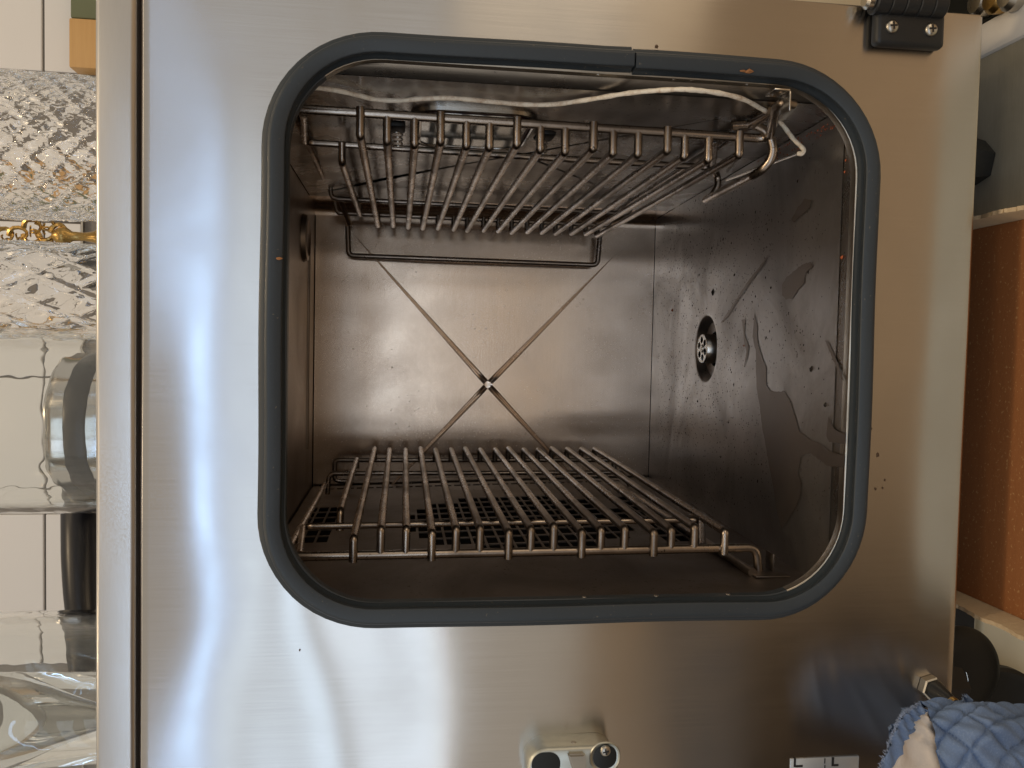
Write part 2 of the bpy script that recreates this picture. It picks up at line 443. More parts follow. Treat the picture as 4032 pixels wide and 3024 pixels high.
# spot welds along the lip
for z in [at(u, 300, 1, .012).z for u in (2345, 2640, 2710, 2925)]:
    bm = bmesh.new(); lathe(bm, [(.0022, 0), (.0018, -.0007), (0, -.001)], (GX1-.0166, .0045, z), (1, 0, 0), 10); link('spot_weld', bm, M['bright'], oven)
for z in [at(u, 2360, 1, .012).z for u in (2290, 2570, 2850)]:
    bm = bmesh.new(); lathe(bm, [(.0022, 0), (.0018, .0007), (0, .001)], (GX0+.0166, .0045, z), (1, 0, 0), 10); link('spot_weld', bm, M['bright'], oven)

# --- cavity
XCEN = at(1921, 1514, 1, YB).x; ZCEN = at(1921, 1514, 1, YB).z
XL = 2*XCEN - XR
FR = .013   # bend radius right wall / back
def cross_panel(name, rect, center, tips, w, d, mp, mat, parent, holes=None):
    """flat panel with a pressed X: four tapering V grooves. mp(a,b,h) -> world, h = depth of groove"""
    bm = bmesh.new(); a0, a1, b0, b1 = rect; C = Vector(center)
    corners = [Vector((a1, b1)), Vector((a0, b1)), Vector((a0, b0)), Vector((a1, b0))]
    NS, NC = 26, 9
    arms = []
    gf = []
    for T in tips:
        T = Vector(T); dr = (T-C).normalized(); nr = Vector((-dr.y, dr.x)); L = (T-C).length
        sec = []
        for i in range(NS):
            s = i/(NS-1); t = w*.52 + (L-w*.52)*s
            hw = w*(1-s)**.75*.5 + .00005
            dd = d*(1-s)**.9 * min(1, (s+.01)/.07)
            row = []
            for k in range(NC):
                q = -1 + 2*k/(NC-1)
                prof_ = (1+math.cos(PI*q))/2
                p = C + dr*t + nr*q*hw
                row.append(bm.verts.new(mp(p.x, p.y, dd*prof_)))
            sec.append(row)
        for p_, q_ in zip(sec, sec[1:]):
            for k in range(NC-1): gf.append(bm.faces.new((p_[k], p_[k+1], q_[k+1], q_[k])))
        arms.append(sec)
    cv = [bm.verts.new(mp(c.x, c.y, 0)) for c in corners]
    n = 4
    flat = []
    for i in range(n):
        A, B = arms[i], arms[(i+1) % n]
        poly = [r[-1] for r in A] + [cv[i], cv[(i+1) % n]] + [r[0] for r in reversed(B)]
        flat.append(bm.faces.new(poly))
    cc = []
    for i in range(n): cc += A_row(arms[i][0])
    flat.append(bm.faces.new(cc))
    bmesh.ops.triangulate(bm, faces=flat)
    o = link(name, bm, mat, parent, angle=25)
    nn = (mp(1, 0, 0)-mp(0, 0, 0)).cross(mp(0, 1, 0)-mp(0, 0, 0)).normalized()
    for p in o.data.polygons:
        if abs(p.normal.dot(nn)) > .99999: p.use_smooth = False
    return o
def A_row(row): return list(row)
hb = lambda u, v: (lambda p: (p.x, p.z))(at(u, v, 1, YB))
ul = Vector(hb(1390, 920)); ur = Vector(hb(2420, 1005)); cc_ = Vector((XCEN, ZCEN))
# arms ordered counter-clockwise in (x, z): (+x,+z), (-x,+z), (-x,-z), (+x,-z)
tips = [ul, Vector((2*XCEN-ul.x, ul.y)), Vector((2*XCEN-ur.x, ur.y)), ur]
cross_panel('back_wall', (XL, XR-FR, ZF+.0005, ZC-.0012), cc_, tips, .0082, .0045, lambda a, b, h: Vector((a, YB+h, b)), M['wall_back'], oven)
bm = bmesh.new()
rows = []
for k in range(11):
    a = R(90*k/10); x = XR-FR+FR*math.sin(a); y = YB-FR+FR*math.cos(a)
    rows.append([bm.verts.new((x, y, z)) for z in (ZF, ZC)])
rows.append([bm.verts.new((XR, .4906, z)) for z in (ZF+.003, ZC)])
for p, q in zip(rows, rows[1:]): bm.faces.new((p[0], p[1], q[1], q[0]))
link('corner_bend', bm, M['wall_back'], oven, angle=80)
hr = lambda u, v: (lambda p: (p.y, p.z))(at(u, v, 0, XR))
ctr = Vector(hr(2052, 608))
t1, t2, t3, t4 = [Vector(hr(*p)) for p in ((1490, 396), (1500, 702), (2440, 765), (2960, 445))]
pts = sorted([t1, t2, t3, t4], key=lambda p: math.atan2(p.y-ctr.y, p.x-ctr.x))
# ccw starting in the (+y,+z) quadrant
pts = sorted(pts, key=lambda p: (math.atan2(p.y-ctr.y, p.x-ctr.x)) % (2*PI))
cross_panel('right_wall', (.019, .4909, -.2415, ZC-.001), ctr, pts, .0052, .0025, lambda a, b, h: Vector((XR+h, a, b)), M['wall_side'], oven)
bm = bmesh.new()
for x0, x1, y0, y1 in ((XL, XR, .019, YB-.001),):
    n = 24
    g = [[bm.verts.new((x0+(x1-x0)*i/n, y0+(y1-y0)*k/n, ZC)) for k in range(n+1)] for i in range(n+1)]
    for i in range(n):
        for k in range(n): bm.faces.new((g[i][k], g[i+1][k], g[i+1][k+1], g[i][k+1]))
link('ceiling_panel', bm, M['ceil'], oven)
rod('ceiling_crease', [(XL+.15, .4925, ZC-.0002), (.125, .4925, ZC-.0002)], .0022, M['ceil'], oven, n=8)
bm = bmesh.new(); lathe(bm, [(.0, -.004), (.018, -.004), (.021, -.006), (.026, -.005), (.028, 0)], (.1227, .4384, ZC), (0, 0, 1), 40); link('steam_inlet', bm, M['ceil'], oven)
bm = bmesh.new(); box(bm, XL-.001, XL, .019, YB, ZF-.01, ZC); link('left_wall', bm, M['wall_side'], oven, smooth=False)
# near-black sheets behind the cavity, standing in for shade in the seams
for b_ in ((XL-.02, XR+.02, YB+.010, YB+.014, ZF-.03, ZC+.02), (XL-.02, XR+.02, .026, YB+.010, ZC+.004, ZC+.006), (XR+.006, XR+.010, .026, YB+.010, ZF-.03, ZC+.004), (XL-.02, XR+.006, .026, YB+.010, ZF-.04, ZF-.036)):
    bm = bmesh.new(); box(bm, *b_); link('dark_seam_backing', bm, M['dark'], oven, smooth=False)

# --- floor with the drain
dc = at_floor(2779, 1373); DX, DY = dc.x, dc.y
bm = bmesh.new()
n = 64
ring_r = [(.0185, -.0105), (.024, -.0105), (.0285, -.0090), (.0315, -.0055), (.0335, -.0022), (.0352, -.0004), (.0365, 0), (.040, 0), (.048, 0)]
fx0, fx1, fy0, fy1 = XL, XR-.0006, .019, YB-.0016
rings = []
def rim(a):
    c, s = math.cos(a), math.sin(a); t = 9
    if c > 1e-9: t = min(t, (fx1-DX)/c)
    if c < -1e-9: t = min(t, (fx0-DX)/c)
    if s > 1e-9: t = min(t, (fy1-DY)/s)
    if s < -1e-9: t = min(t, (fy0-DY)/s)
    return DX+t*c, DY+t*s
angs = [2*PI*k/n for k in range(n)] + [math.atan2(y-DY, x-DX) % (2*PI) for x in (fx0, fx1) for y in (fy0, fy1)]
angs = sorted(angs); n = len(angs)
for r, dz in [(r_*1.04, d_) for r_, d_ in ring_r]: rings.append([bm.verts.new((DX+r*math.cos(a), DY+r*math.sin(a), floor_z(DY+r*math.sin(a))+dz)) for a in angs])
for f in (.25, .5, .75, 1):
    row = []
    for a in angs:
        ex, ey = rim(a); x = DX+.048*math.cos(a); y = DY+.048*math.sin(a)
        x += (ex-x)*f; y += (ey-y)*f
        row.append(bm.verts.new((x, y, floor_z(y))))
    rings.append(row)
for a, b in zip(rings, rings[1:]):
    for k in range(n): bm.faces.new((a[k], a[(k+1) % n], b[(k+1) % n], b[k]))
floor_o = link('cavity_floor', bm, M['floor'], oven, angle=30)
drain = empty('drain'); drain.parent = oven; drain.matrix_parent_inverse = Matrix.Translation(oven.location).inverted()
dz = floor_z(DY)
def dpart(name, bm, mat): 
    o = link(name, bm, mat, None); o.parent = drain; return o
bm = bmesh.new(); lathe(bm, [(.0185, 0), (.0185, -.004), (.015, -.006), (.015, -.03)], (DX, DY, dz-.0105), (0, 0, 1), 40); dpart('drain_throat', bm, M['dark'])
bm = bmesh.new(); lathe(bm, [(.0162, -.016), (.0162, .003), (.0155, .0042), (.0146, .0044)], (DX, DY, dz), (0, 0, 1), 48); dpart('strainer_wall', bm, M['bright'])
# strainer cap with six round holes
bm = bmesh.new()
import mathutils
def disc_holes(bm, c, rad, z, holes):
    N = 44
    def cell(px, py):
        return any((px-hx)**2+(py-hy)**2 < hr_*hr_ for hx, hy, hr_ in holes)
    # polar-ish fine grid trimmed by the holes
    st = rad/40
    vd = {}
    def vv(i, k):
        if (i, k) not in vd: vd[(i, k)] = bm.verts.new((c[0]+i*st, c[1]+k*st, z))
        return vd[(i, k)]
    for i in range(-40, 40):
        for k in range(-40, 40):
            x, y = (i+.5)*st, (k+.5)*st
            if x*x+y*y > rad*rad or cell(x, y): continue
            bm.faces.new((vv(i, k), vv(i+1, k), vv(i+1, k+1), vv(i, k+1)))
hol = [(.0098*math.cos(R(60*k+10)), .0098*math.sin(R(60*k+10)), .0037) for k in range(6)]
disc_holes(bm, (DX, DY), .0154, dz+.0043, hol)
dpart('strainer_cap', bm, M['bright'])
bm = bmesh.new(); lathe(bm, [(.0145, 0), (0, 0)], (DX, DY, dz+.0015), (0, 0, 1), 24); dpart('strainer_void', bm, M['dark'])
bm = bmesh.new(); lathe(bm, [(.0045, 0), (.0040, .0012), (0, .0014)], (DX, DY, dz+.0043), (0, 0, 1), 20); dpart('strainer_knob', bm, M['screw'])

# --- stains on the floor (dried liquid with sharp outlines), one also painting a crease
def stain(pts, name='stain_and_crease_shade', mat=None, lift=.0004):
    P = [at_floor(u, v, lift) for u, v in pts]
    # rough outline
    out = []
    for i, p in enumerate(P):
        q = P[(i+1) % len(P)]; L = (q-p).length; k = max(1, int(L/.0025))
        nrm = Vector((-(q-p).y, (q-p).x, 0)).normalized() if L else Vector()
        for s in range(k):
            t = s/k; c = p.lerp(q, t) + nrm*random.uniform(-.0005, .0005)*(1 if 0 < t else 0); c.z = floor_z(c.y)+lift; out.append(c)
    bm = bmesh.new(); f = bm.faces.new([bm.verts.new(p) for p in out]); bmesh.ops.triangulate(bm, faces=[f])
    return link(name, bm, mat or M['stain'], oven, smooth=False)
sc = lambda L: [(2500+x/1.659, 1000+y/1.659) for x, y in L]
stain(sc([(780, 385), (800, 480), (800, 560), (830, 670), (858, 740), (858, 850), (880, 890), (930, 900), (975, 895), (1010, 950), (1050, 1070), (1075, 1165), (1140, 1205), (1230, 1250), (1290, 1295), (1370, 1320), (1362, 1395), (1260, 1385), (1200, 1345), (1150, 1300), (1085, 1320), (1065, 1430), (1090, 1500), (1080, 1580), (1050, 1660), (1000, 1740), (960, 1800), (930, 1700), (905, 1530), (880, 1400), (855, 1260), (830, 1130), (815, 990), (795, 880), (790, 760), (790, 640), (768, 540)]))
stain(sc([(1150, 50), (1165, 80), (1110, 130), (1108, 190), (1070, 230), (1030, 290), (985, 298), (960, 270), (962, 200), (990, 150), (1040, 110), (1090, 70)]))
stain(sc([(1240, 565), (1262, 575), (1300, 650), (1330, 720), (1365, 830), (1345, 815), (1318, 745), (1290, 680)]))
stain(sc([(1265, 1060), (1295, 1130), (1330, 1160), (1375, 1165), (1375, 1240), (1270, 1230), (1250, 1190)]))
stain(sc([(700, 430), (720, 425), (715, 520), (745, 600), (735, 680), (712, 740), (728, 640), (712, 570)]))
s2 = lambda L: [(2100+x/1.58, 100+y/1.58) for x, y in L]
stain(s2([(1690, 1075), (1730, 1085), (1720, 1140), (1660, 1190), (1625, 1225), (1605, 1210), (1640, 1140)]))
stain(sc([(575, 440), (560, 450), (640, 330), (750, 160), (840, 50), (870, 0), (850, 60), (760, 180), (690, 280), (600, 420)]))  # stain line that also paints the shade of the floor crease
# burnt specks and crumbs on the floor, as one scatter each
bm = bmesh.new()
def speck(p, s, h=.5):
    vs = [bm.verts.new(p + Vector((s*math.cos(a+random.random()*.5)*random.uniform(.6, 1.1), s*math.sin(a)*random.uniform(.6, 1.1), 0))) for a in [k*PI/3 for k in range(6)]]
    t = bm.verts.new(p + Vector((0, 0, s*h)))
    for k in range(6): bm.faces.new((vs[k], vs[(k+1) % 6], t))
for _ in range(2600):
    u = 2590 + abs(random.gauss(0, 1))*230; v = random.uniform(700, 2000)
    if u > 3380: continue
    p = at_floor(u, v)
    if p.x > XR-.004 or p.x < -.172 or p.y > YB-.004 or p.y < .024 or math.hypot(p.x-DX, p.y-DY) < .039: continue
    speck(p, random.uniform(.00035, .0010) if random.random() < .95 else random.uniform(.0011, .0019), .3)
link('burnt_speck', bm, M['char'], oven); bpy.data.objects['burnt_speck']['kind'] = 'stuff'
for u, v, s in ((2808, 1150, .0038), (2892, 1082, .0016), (2747, 1580, .0017), (3250, 1594, .0028), (3195, 1450, .003), (3036, 1132, .0014), (2927, 1180, .0013)):
    bm = bmesh.new(); speck(at_floor(u, v), s, .6); o = link('burnt_crumb', bm, M['char'], oven)
bm = bmesh.new()
for _ in range(90):
    t = random.random(); u = 3330 - 330*t + random.gauss(0, 22); v = 455 + 190*t + random.gauss(0, 16)
    p = at_floor(u, v)
    if p.x > XR-.002: p.x = XR-.002-abs(random.gauss(0, .002)); p.z = floor_z(p.y)
    if p.y < .026: continue
    speck(p, random.uniform(.0003, .0011), .8)
crumbs = link('rust_crumbs', bm, M['crumb'], oven); crumbs['kind'] = 'stuff'
for u, v, s in ((2648, 1222, .003), (3315, 1012, .0019), (3330, 632, .0012), (3326, 677, .0011), (2930, 1361, .0012)):
    bm = bmesh.new(); speck(at_floor(u, v), s, .7); link('food_crumb', bm, M['crumb'], oven)
for u, v, s in ((2950, 281, .0034), (2925, 280, .0024), (1100, 1017, .0022)):
    bm = bmesh.new(); p = at(u, v, 1, -.0112)
    vs = [bm.verts.new(p + Vector((s*.5*math.cos(a)*random.uniform(.5, 1.1), 0, s*math.sin(a)*random.uniform(.7, 1.1)))) for a in [k*PI/4 for k in range(8)]]
    t = bm.verts.new(p + Vector((0, -s*.4, 0)))
    for k in range(8): bm.faces.new((vs[k], vs[(k+1) % 8], t))
    link('food_crumb', bm, M['crumb_dry'], oven)

# --- fan cover on the left with rows of slots
def bx(z): return -.1839 - .0278*(z-.1)
bm = bmesh.new()
pz, py = .01258, .02964
z_lo, z_hi = -.2406, .2139
y_lo, y_hi = .019, .5507
# slot centres (z) on a regular raster
zc0 = at(2000, 1985, 0, bx(0)).z
slots = []
yd = .4228
for j in range(9):
    yj = yd - j*py
    for i in range(-11, 12):
        z = zc0 + i*pz
        rr = math.hypot((z-zc0)/.1227, (yj-(yd-4*py))/.1331)
        if rr < 1.0: slots.append((z, yj, .0102, .0255))
for j in range(6):
    yj = .3916 - j*py
    for i in range(3): slots.append((.1728 + i*pz, yj, .0104, .0255))
for j in range(8):
    yj = .402 - j*py
    for i in range(3): slots.append((-.1517 - i*pz, yj, .0104, .0255))
i = 0
z = .1894
while z > -.212: slots.append((z, .5289, .0092, .0100)); z -= pz
# grid lines from all slot edges
zl = sorted({round(s[0]+e*s[2]/2, 5) for s in slots for e in (-1, 1)} | {z_lo, z_hi})
yl = sorted({round(s[1]+e*s[3]/2, 5) for s in slots for e in (-1, 1)} | {y_lo, y_hi})
vc = {}
def gv(i, k):
    if (i, k) not in vc: vc[(i, k)] = bm.verts.new((bx(zl[i]), yl[k], zl[i]))
    return vc[(i, k)]
for i in range(len(zl)-1):
    zm = (zl[i]+zl[i+1])/2
    col_s = [s for s in slots if abs(s[0]-zm) < s[2]/2]
    for k in range(len(yl)-1):
        ym = (yl[k]+yl[k+1])/2
        if any(abs(s[1]-ym) < s[3]/2 for s in col_s): continue
        bm.faces.new((gv(i, k), gv(i+1, k), gv(i+1, k+1), gv(i, k+1)))
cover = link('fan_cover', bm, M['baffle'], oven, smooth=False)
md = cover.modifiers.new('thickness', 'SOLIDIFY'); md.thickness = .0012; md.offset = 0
bm = bmesh.new(); box(bm, -.21, -.202, .03, .54, -.235, .21); link('dark_slot_backing', bm, M['dark'], oven, smooth=False)  # near-black sheet standing in for the shade behind the slots
# faint screws of the cover
for u, v in ((2980, 2240), (2960, 2265)):
    pass

# --- oven lamp on the right wall
lamp = empty('oven_lamp'); lamp.parent = oven; lamp.matrix_parent_inverse = Matrix.Translation(oven.location).inverted()
def lpart(name, bm, mat, **k):
    o = link(name, bm, mat, None, **k); o.parent = lamp; return o
pl = [at(u, v, 0, XR) for u, v in ((1655, 470), (2120, 525))]
lc = Vector((XR, (at(1880, 425, 0, XR).y+at(1900, 575, 0, XR).y)/2, (at(1615, 500, 0, XR).z+at(2100, 500, 0, XR).z)/2))
ly = abs(at(1880, 425, 0, XR).y-at(1900, 575, 0, XR).y)/2; lz = abs(at(1615, 500, 0, XR).z-at(2100, 500, 0, XR).z)/2
def stad(hy, hz, r, n=8):
    out = []
    for cy, cz, a0 in ((hy-r, hz-r, 0), (-hy+r, hz-r, 90), (-hy+r, -hz+r, 180), (hy-r, -hz+r, 270)):
        for k in range(n+1):
            a = R(a0+90*k/n); out.append((cy+r*math.cos(a), cz+r*math.sin(a)))
    return out
def lring(prof, mat, name):
    bm = bmesh.new(); rs = []
    for ins, hx in prof:
        rs.append([bm.verts.new((XR-hx, lc.y+y, lc.z+z)) for y, z in stad(ly-ins, lz-ins, max(.004, .024-ins))])
    for a, b in zip(rs, rs[1:]):
        for k in range(len(a)): bm.faces.new((a[k], a[(k+1) % len(a)], b[(k+1) % len(a)], b[k]))
    return lpart(name, bm, mat)
lring([(0, 0), (.0003, .0028), (.0014, .0036), (.0026, .0030)], M['bright'], 'lamp_frame')
lring([(.0026, .0030), (.0030, .0012), (.0062, .0010), (.0066, .0034)], M['red_seal'], 'lamp_seal')
lring([(.0066, .0034), (.0072, .0044), (.0088, .0042), (.0092, .0030)], M['bright'], 'glass_rim')
bm = bmesh.new(); bm.faces.new([bm.verts.new((XR-.0034, lc.y+y, lc.z+z)) for y, z in stad(ly-.0090, lz-.0090, .013)]); lpart('lamp_glass', bm, M['glass_lamp'])
for s in (-1, 1):
    zz = lc.z + s*(lz+.004)
    bm = bmesh.new(); box(bm, XR-.005, XR-.0005, lc.y-.012, lc.y+.014, min(zz, zz+s*.016), max(zz, zz+s*.016), .003); lpart('lamp_clip', bm, M['black'])
    pts = [(XR-.006-.0004*k, lc.y+.004*math.cos(k*.7), zz+s*.006+.004*math.sin(k*.7)) for k in range(30)]
    bm = bmesh.new(); tube(bm, pts, .0006, 0, 6); lpart('clip_spring', bm, M['bright'])

# ================================================================== RACKS
RW = .0033
tfx = [1419,1524,1632,1734,1837,1928,2034,2129,2227,2334,2416,2515,2625,2698,2793,2907]
tfy = [540,558,570,564,576,582,576,591,600,591,606,610,600,619,632,616]
tbx = [1488,1548,1607,1664,1724,1786,1839,1903,1961,2014,2075,2132,2186,2248,2305,2350]
tby = [890,890,896,900,900,904,909,908,911,917,915,917,921,921,923,930]
bfx = [1393,1500,1600,1701,1797,1892,2003,2093,2183,2290,2369,2463,2573,2647,2739,2851]
bfy = [2115,2083,2083,2094,2083,2080,2091,2083,2072,2091,2085,2081,2091,2085,2074,2088]
bbx = [1475,1534,1597,1656,1714,1776,1831,1890,1949,2001,2061,2117,2171,2232,2288,2339]
bby = [1765,1770,1770,1765,1770,1769,1765,1769,1769,1764,1769,1769,1764,1766,1766,1766]
YF, YR = .0692, .5195
def lift(p, x=None, y=None, z=None):
    p = Vector(p)
    if x is not None: p.x = x
    if y is not None: p.y = y
    if z is not None: p.z = z
    return p
# ---------- right rack
rk = empty('rack_guide', (.15, .26, 0))
tag(rk, 'bent wire rack guide on the right cavity wall with a long back loop', 'rack guide', 'wire rack guides on the cavity side walls')
A = at(1150, 428, 1, .0713); Bp = at(3030, 548, 1, .0713)
bar_x = at(2145, 498, 1, .0713).x
top = at(3072, 405, 1, .0713)
rod('front_bar', [at(1085, 423, 1, .0713), A, Bp, at(3046, 470, 0, XR-.009), at(3056, 425, 0, XR-.0065), at(3082, 403, 0, XR-.006), at(3126, 411, 0, XR-.006)], RW*1.06, M['rod'], rk, rad=.009)
for i in range(16):
    f = at(tfx[i], tfy[i]-4, 1, YF); b = at(tbx[i], tby[i], 1, YR)
    long = i % 3 == 0
    bx_ = at(tfx[i], 480+ (tfx[i]-1500)*.04, 1, .0713).x
    hx = bar_x + (.0032 if long else -.0016)
    bar_here = A.x + (Bp.x-A.x)*((f.z-A.z)/(Bp.z-A.z))
    hx = bar_here + (.0034 if long else -.0016)
    yy = YF-.0016 if long else .0713
    hb_ = at(tbx[i], tby[i]-52, 1, YR)
    rod('support_rail', [(hx, yy, f.z+.0002), (f.x+.001, yy, f.z), (f.x, yy+.002, f.z), b, (hb_.x, YR+.001, b.z)], RW, M['rod'], rk, rad=.006)
# short topmost rail
f = at(1347, 640, 1, .1784); b = at(1417, 846, 1, YR)
rod('support_rail', [(at(1345, 560, 1, .1742).x, .1742, f.z), f, b, (b.x+.014, YR, b.z)], RW, M['rod'], rk, rad=.006)
# inner U bars
u1 = [at(1193, 452, 1, .078), at(1197, 560, 1, .1784), at(2000, 612, 1, .1784), at(2806, 660, 1, .1784), at(2815, 548, 1, .078)]
rod('spacer_bar', u1, RW*.88, M['rod'], rk, rad=.008)
u2 = [at(1297, 698, 1, .4467), at(1305, 782, 1, .4467), at(2478, 842, 1, .4467), at(2492, 770, 1, .4467)]
rod('spacer_bar', u2, RW*.88, M['rod'], rk, rad=.008)
u3 = [at(1319, 795, 1, .5216), at(1328, 838, 1, .5216), at(2395, 888, 1, .5216), at(2412, 850, 1, .5216)]
rod('back_bar', u3, RW, M['rod'], rk, rad=.006)
# side wires along the wall
e1 = at(1160, 452, 1, .0848); e2 = at(1290, 735, 1, .4592)
rod('side_wire', [at(1105, 402, 1, .0713), e1, e2], RW*.95, M['rod'], rk)
p1 = at(3036, 441, 0, XR-.0045); p2 = lift(p1, y=.4696); p2.x -= .002
rod('side_wire', [p1, p2], RW*1.05, M['rod'], rk)
q1 = at(1340, 785, 1, .4956); q2 = at(1375, 890, 1, .5382)
rod('side_wire', [q1, at(1375, 880, 1, .5382)], RW, M['rod'], rk)
# long loop against the back wall
yw = .5424
rod('back_loop', [at(1369, 892, 1, yw), at(1372, 1006, 1, yw), at(2352, 1044, 1, yw), at(2362, 925, 1, yw)], RW*1.02, M['rod'], rk, rad=.008)
# curled drip rail at the bottom
yc = .0661
cpts = [at(2880, 496, 1, yc), at(2965, 491, 1, yc), at(3010, 512, 1, yc), at(3036, 548, 1, yc), at(3046, 592, 1, yc), at(3034, 632, 1, yc+.003), at(3006, 664, 1, yc+.008), at(2968, 690, 1, yc+.018)]
endp = at(2779, 787, 1, .2200)
rod('drip_rail', cpts + [endp], RW*1.1, M['rod'], rk, rad=.012)
rod('drip_rail', [at(2800, 640, 1, .1992), at(2824, 690, 1, .2200), at(2828, 730, 1, .2200), at(2808, 765, 1, .2200), at(2782, 787, 1, .2200)], RW, M['rod'], rk, rad=.012)
# ---------- left rack
lk = empty('rack_guide', (-.15, .26, 0))
tag(lk, 'bent wire rack guide hung in front of the slotted fan cover on the left', 'rack guide', 'wire rack guides on the cavity side walls')
A = at(1180, 2191, 1, .0713); Bp = at(2978, 2156, 1, .0713)
rod('front_bar', [at(1100, 2193, 1, .0713), A, Bp, at(2986, 2250, 1, .0713), at(3006, 2290, 1, .0702), at(3058, 2287, 1, .0682)], RW*1.06, M['rod'], lk, rad=.009)
for i in range(16):
    f = at(bfx[i], bfy[i]+4, 1, YF); b = at(bbx[i], bby[i], 1, YR)
    long = i % 3 == 0
    bar_here = A.x + (Bp.x-A.x)*((f.z-A.z)/(Bp.z-A.z))
    hx = bar_here - (.0040 if long else -.0016)
    yy = YF-.0016 if long else .0713
    hb_ = at(bbx[i], bby[i]+46, 1, YR)
    rod('support_rail', [(hx, yy, f.z+.0002), (f.x-.001, yy, f.z), (f.x, yy+.002, f.z), b, (hb_.x, YR+.001, b.z)], RW, M['rod'], lk, rad=.006)
f = at(1340, 2010, 1, .1784); b = at(1405, 1807, 1, YR)
rod('support_rail', [(at(1340, 2090, 1, .1742).x, .1742, f.z), f, b, (b.x-.012, YR, b.z)], RW, M['rod'], lk, rad=.006)
rod('spacer_bar', [at(1179, 2182, 1, .078), at(1192, 2073, 1, .1701), at(2000, 2058, 1, .1701), at(2762, 2048, 1, .1701), at(2766, 2150, 1, .078)], RW*.88, M['rod'], lk, rad=.008)
rod('spacer_bar', [at(1290, 1946, 1, .4467), at(1295, 1864, 1, .4467), at(2446, 1860, 1, .4467), at(2472, 1892, 1, .4467), at(2478, 1915, 1, .4467)], RW*.88, M['rod'], lk, rad=.008)
rod('back_bar', [at(1392, 1895, 1, .5237), at(1318, 1893, 1, .5237), at(1318, 1811, 1, .5237), at(2414, 1811, 1, .5237), at(2420, 1850, 1, .5237)], RW*.95, M['rod'], lk, rad=.006)
rod('side_wire', [at(1128, 2178, 1, .0744), at(1282, 1905, 1, .4488)], RW*.95, M['rod'], lk)
p1 = at(2963, 2254, 1, .0598); p2 = lift(p1, y=.4696)
rod('side_wire', [p1, p2], RW*1.05, M['rod'], lk)

# hanging brackets (welded to the walls of the oven)
def bracket(pts, name='hanging_bracket'):
    br = empty(name); br.parent = oven; br.matrix_parent_inverse = Matrix.Translation(oven.location).inverted(); return br
br = bracket(0)
c = at(3096, 405, 0, XR-.008); c2 = at(3030, 380, 0, XR-.001)
bm = bmesh.new(); box(bm, XR-.0016, XR-.0003, c.y-.006, c.y+.010, c.z, c2.z+.004, .0005); o = link('bracket_plate', bm, M['bright'], None); o.parent = br
bm = bmesh.new(); box(bm, XR-.0150, XR-.0016, c.y-.006, c.y+.010, c.z-.0006, c.z+.0006, .0004); o = link('bracket_tongue', bm, M['bright'], None); o.parent = br
br = bracket(0)
c = at(3015, 2300, 1, .0744)
bm = bmesh.new(); box(bm, bx(c.z)+.0008, bx(c.z)+.0020, .053, .088, c.z-.010, c.z+.018, .0004); o = link('bracket_plate', bm, M['baffle'], None); o.parent = br
lz_ = at(3025, 2300, 1, .0744).z
bm = bmesh.new(); box(bm, bx(c.z)+.0020, bx(c.z)+.016, .066, .080, lz_-.0006, lz_+.0006, .0003); o = link('bracket_tongue', bm, M['baffle'], None); o.parent = br

# ================================================================== CORE PROBE
pr = empty('core_probe', (.17, .05, -.1))
tag(pr, 'off white braided cable draped over the right rack guide with a thin steel probe needle', 'probe')
cab = [(1188, 340), (1240, 345), (1330, 357), (1420, 378), (1480, 392), (1570, 396), (1660, 389), (1760, 386), (1850, 392), (1960, 403), (2080, 412), (2180, 411), (2280, 398), (2380, 382), (2480, 366), (2580, 357), (2680, 352), (2760, 357), (2850, 370), (2930, 392), (2990, 424), (3015, 438)]
cp = [at(u, v, 0, XR-.0035) for u, v in cab]
cp += [at(u, v, 1, y) for u, v, y in ((3048, 460, .064), (3080, 490, .067), (3108, 527, .066), (3128, 552, .062), (3150, 572, .058), (3165, 592, .055), (3157, 605, .055), (3143, 604, .057))]
# smooth through the points
def crom(P, k=4):
    out = []
    for i in range(len(P)-1):
        p0, p1, p2, p3 = P[max(i-1, 0)], P[i], P[i+1], P[min(i+2, len(P)-1)]
        for s in range(k):
            t = s/k
            out.append(.5*((2*p1) + (p2-p0)*t + (2*p0-5*p1+4*p2-p3)*t*t + (3*p1-p0-3*p2+p3)*t*t*t))
    out.append(P[-1]); return out
bm = bmesh.new(); tube(bm, crom(cp), .0017, 0, 12, rfun=lambda a: .0017+.00012*math.sin(a*900)+.0001*math.sin(a*310)); link('cable', bm, M['cable'], pr)
n0 = cp[-1]; n1 = at_floor(2862, 709, .003)
bm = bmesh.new(); tube(bm, [n0, n0.lerp(n1, .15), n0.lerp(n1, .9), n1], .0011, 0, 10, rfun=lambda a: .0016); link('needle', bm, M['bright'], pr)

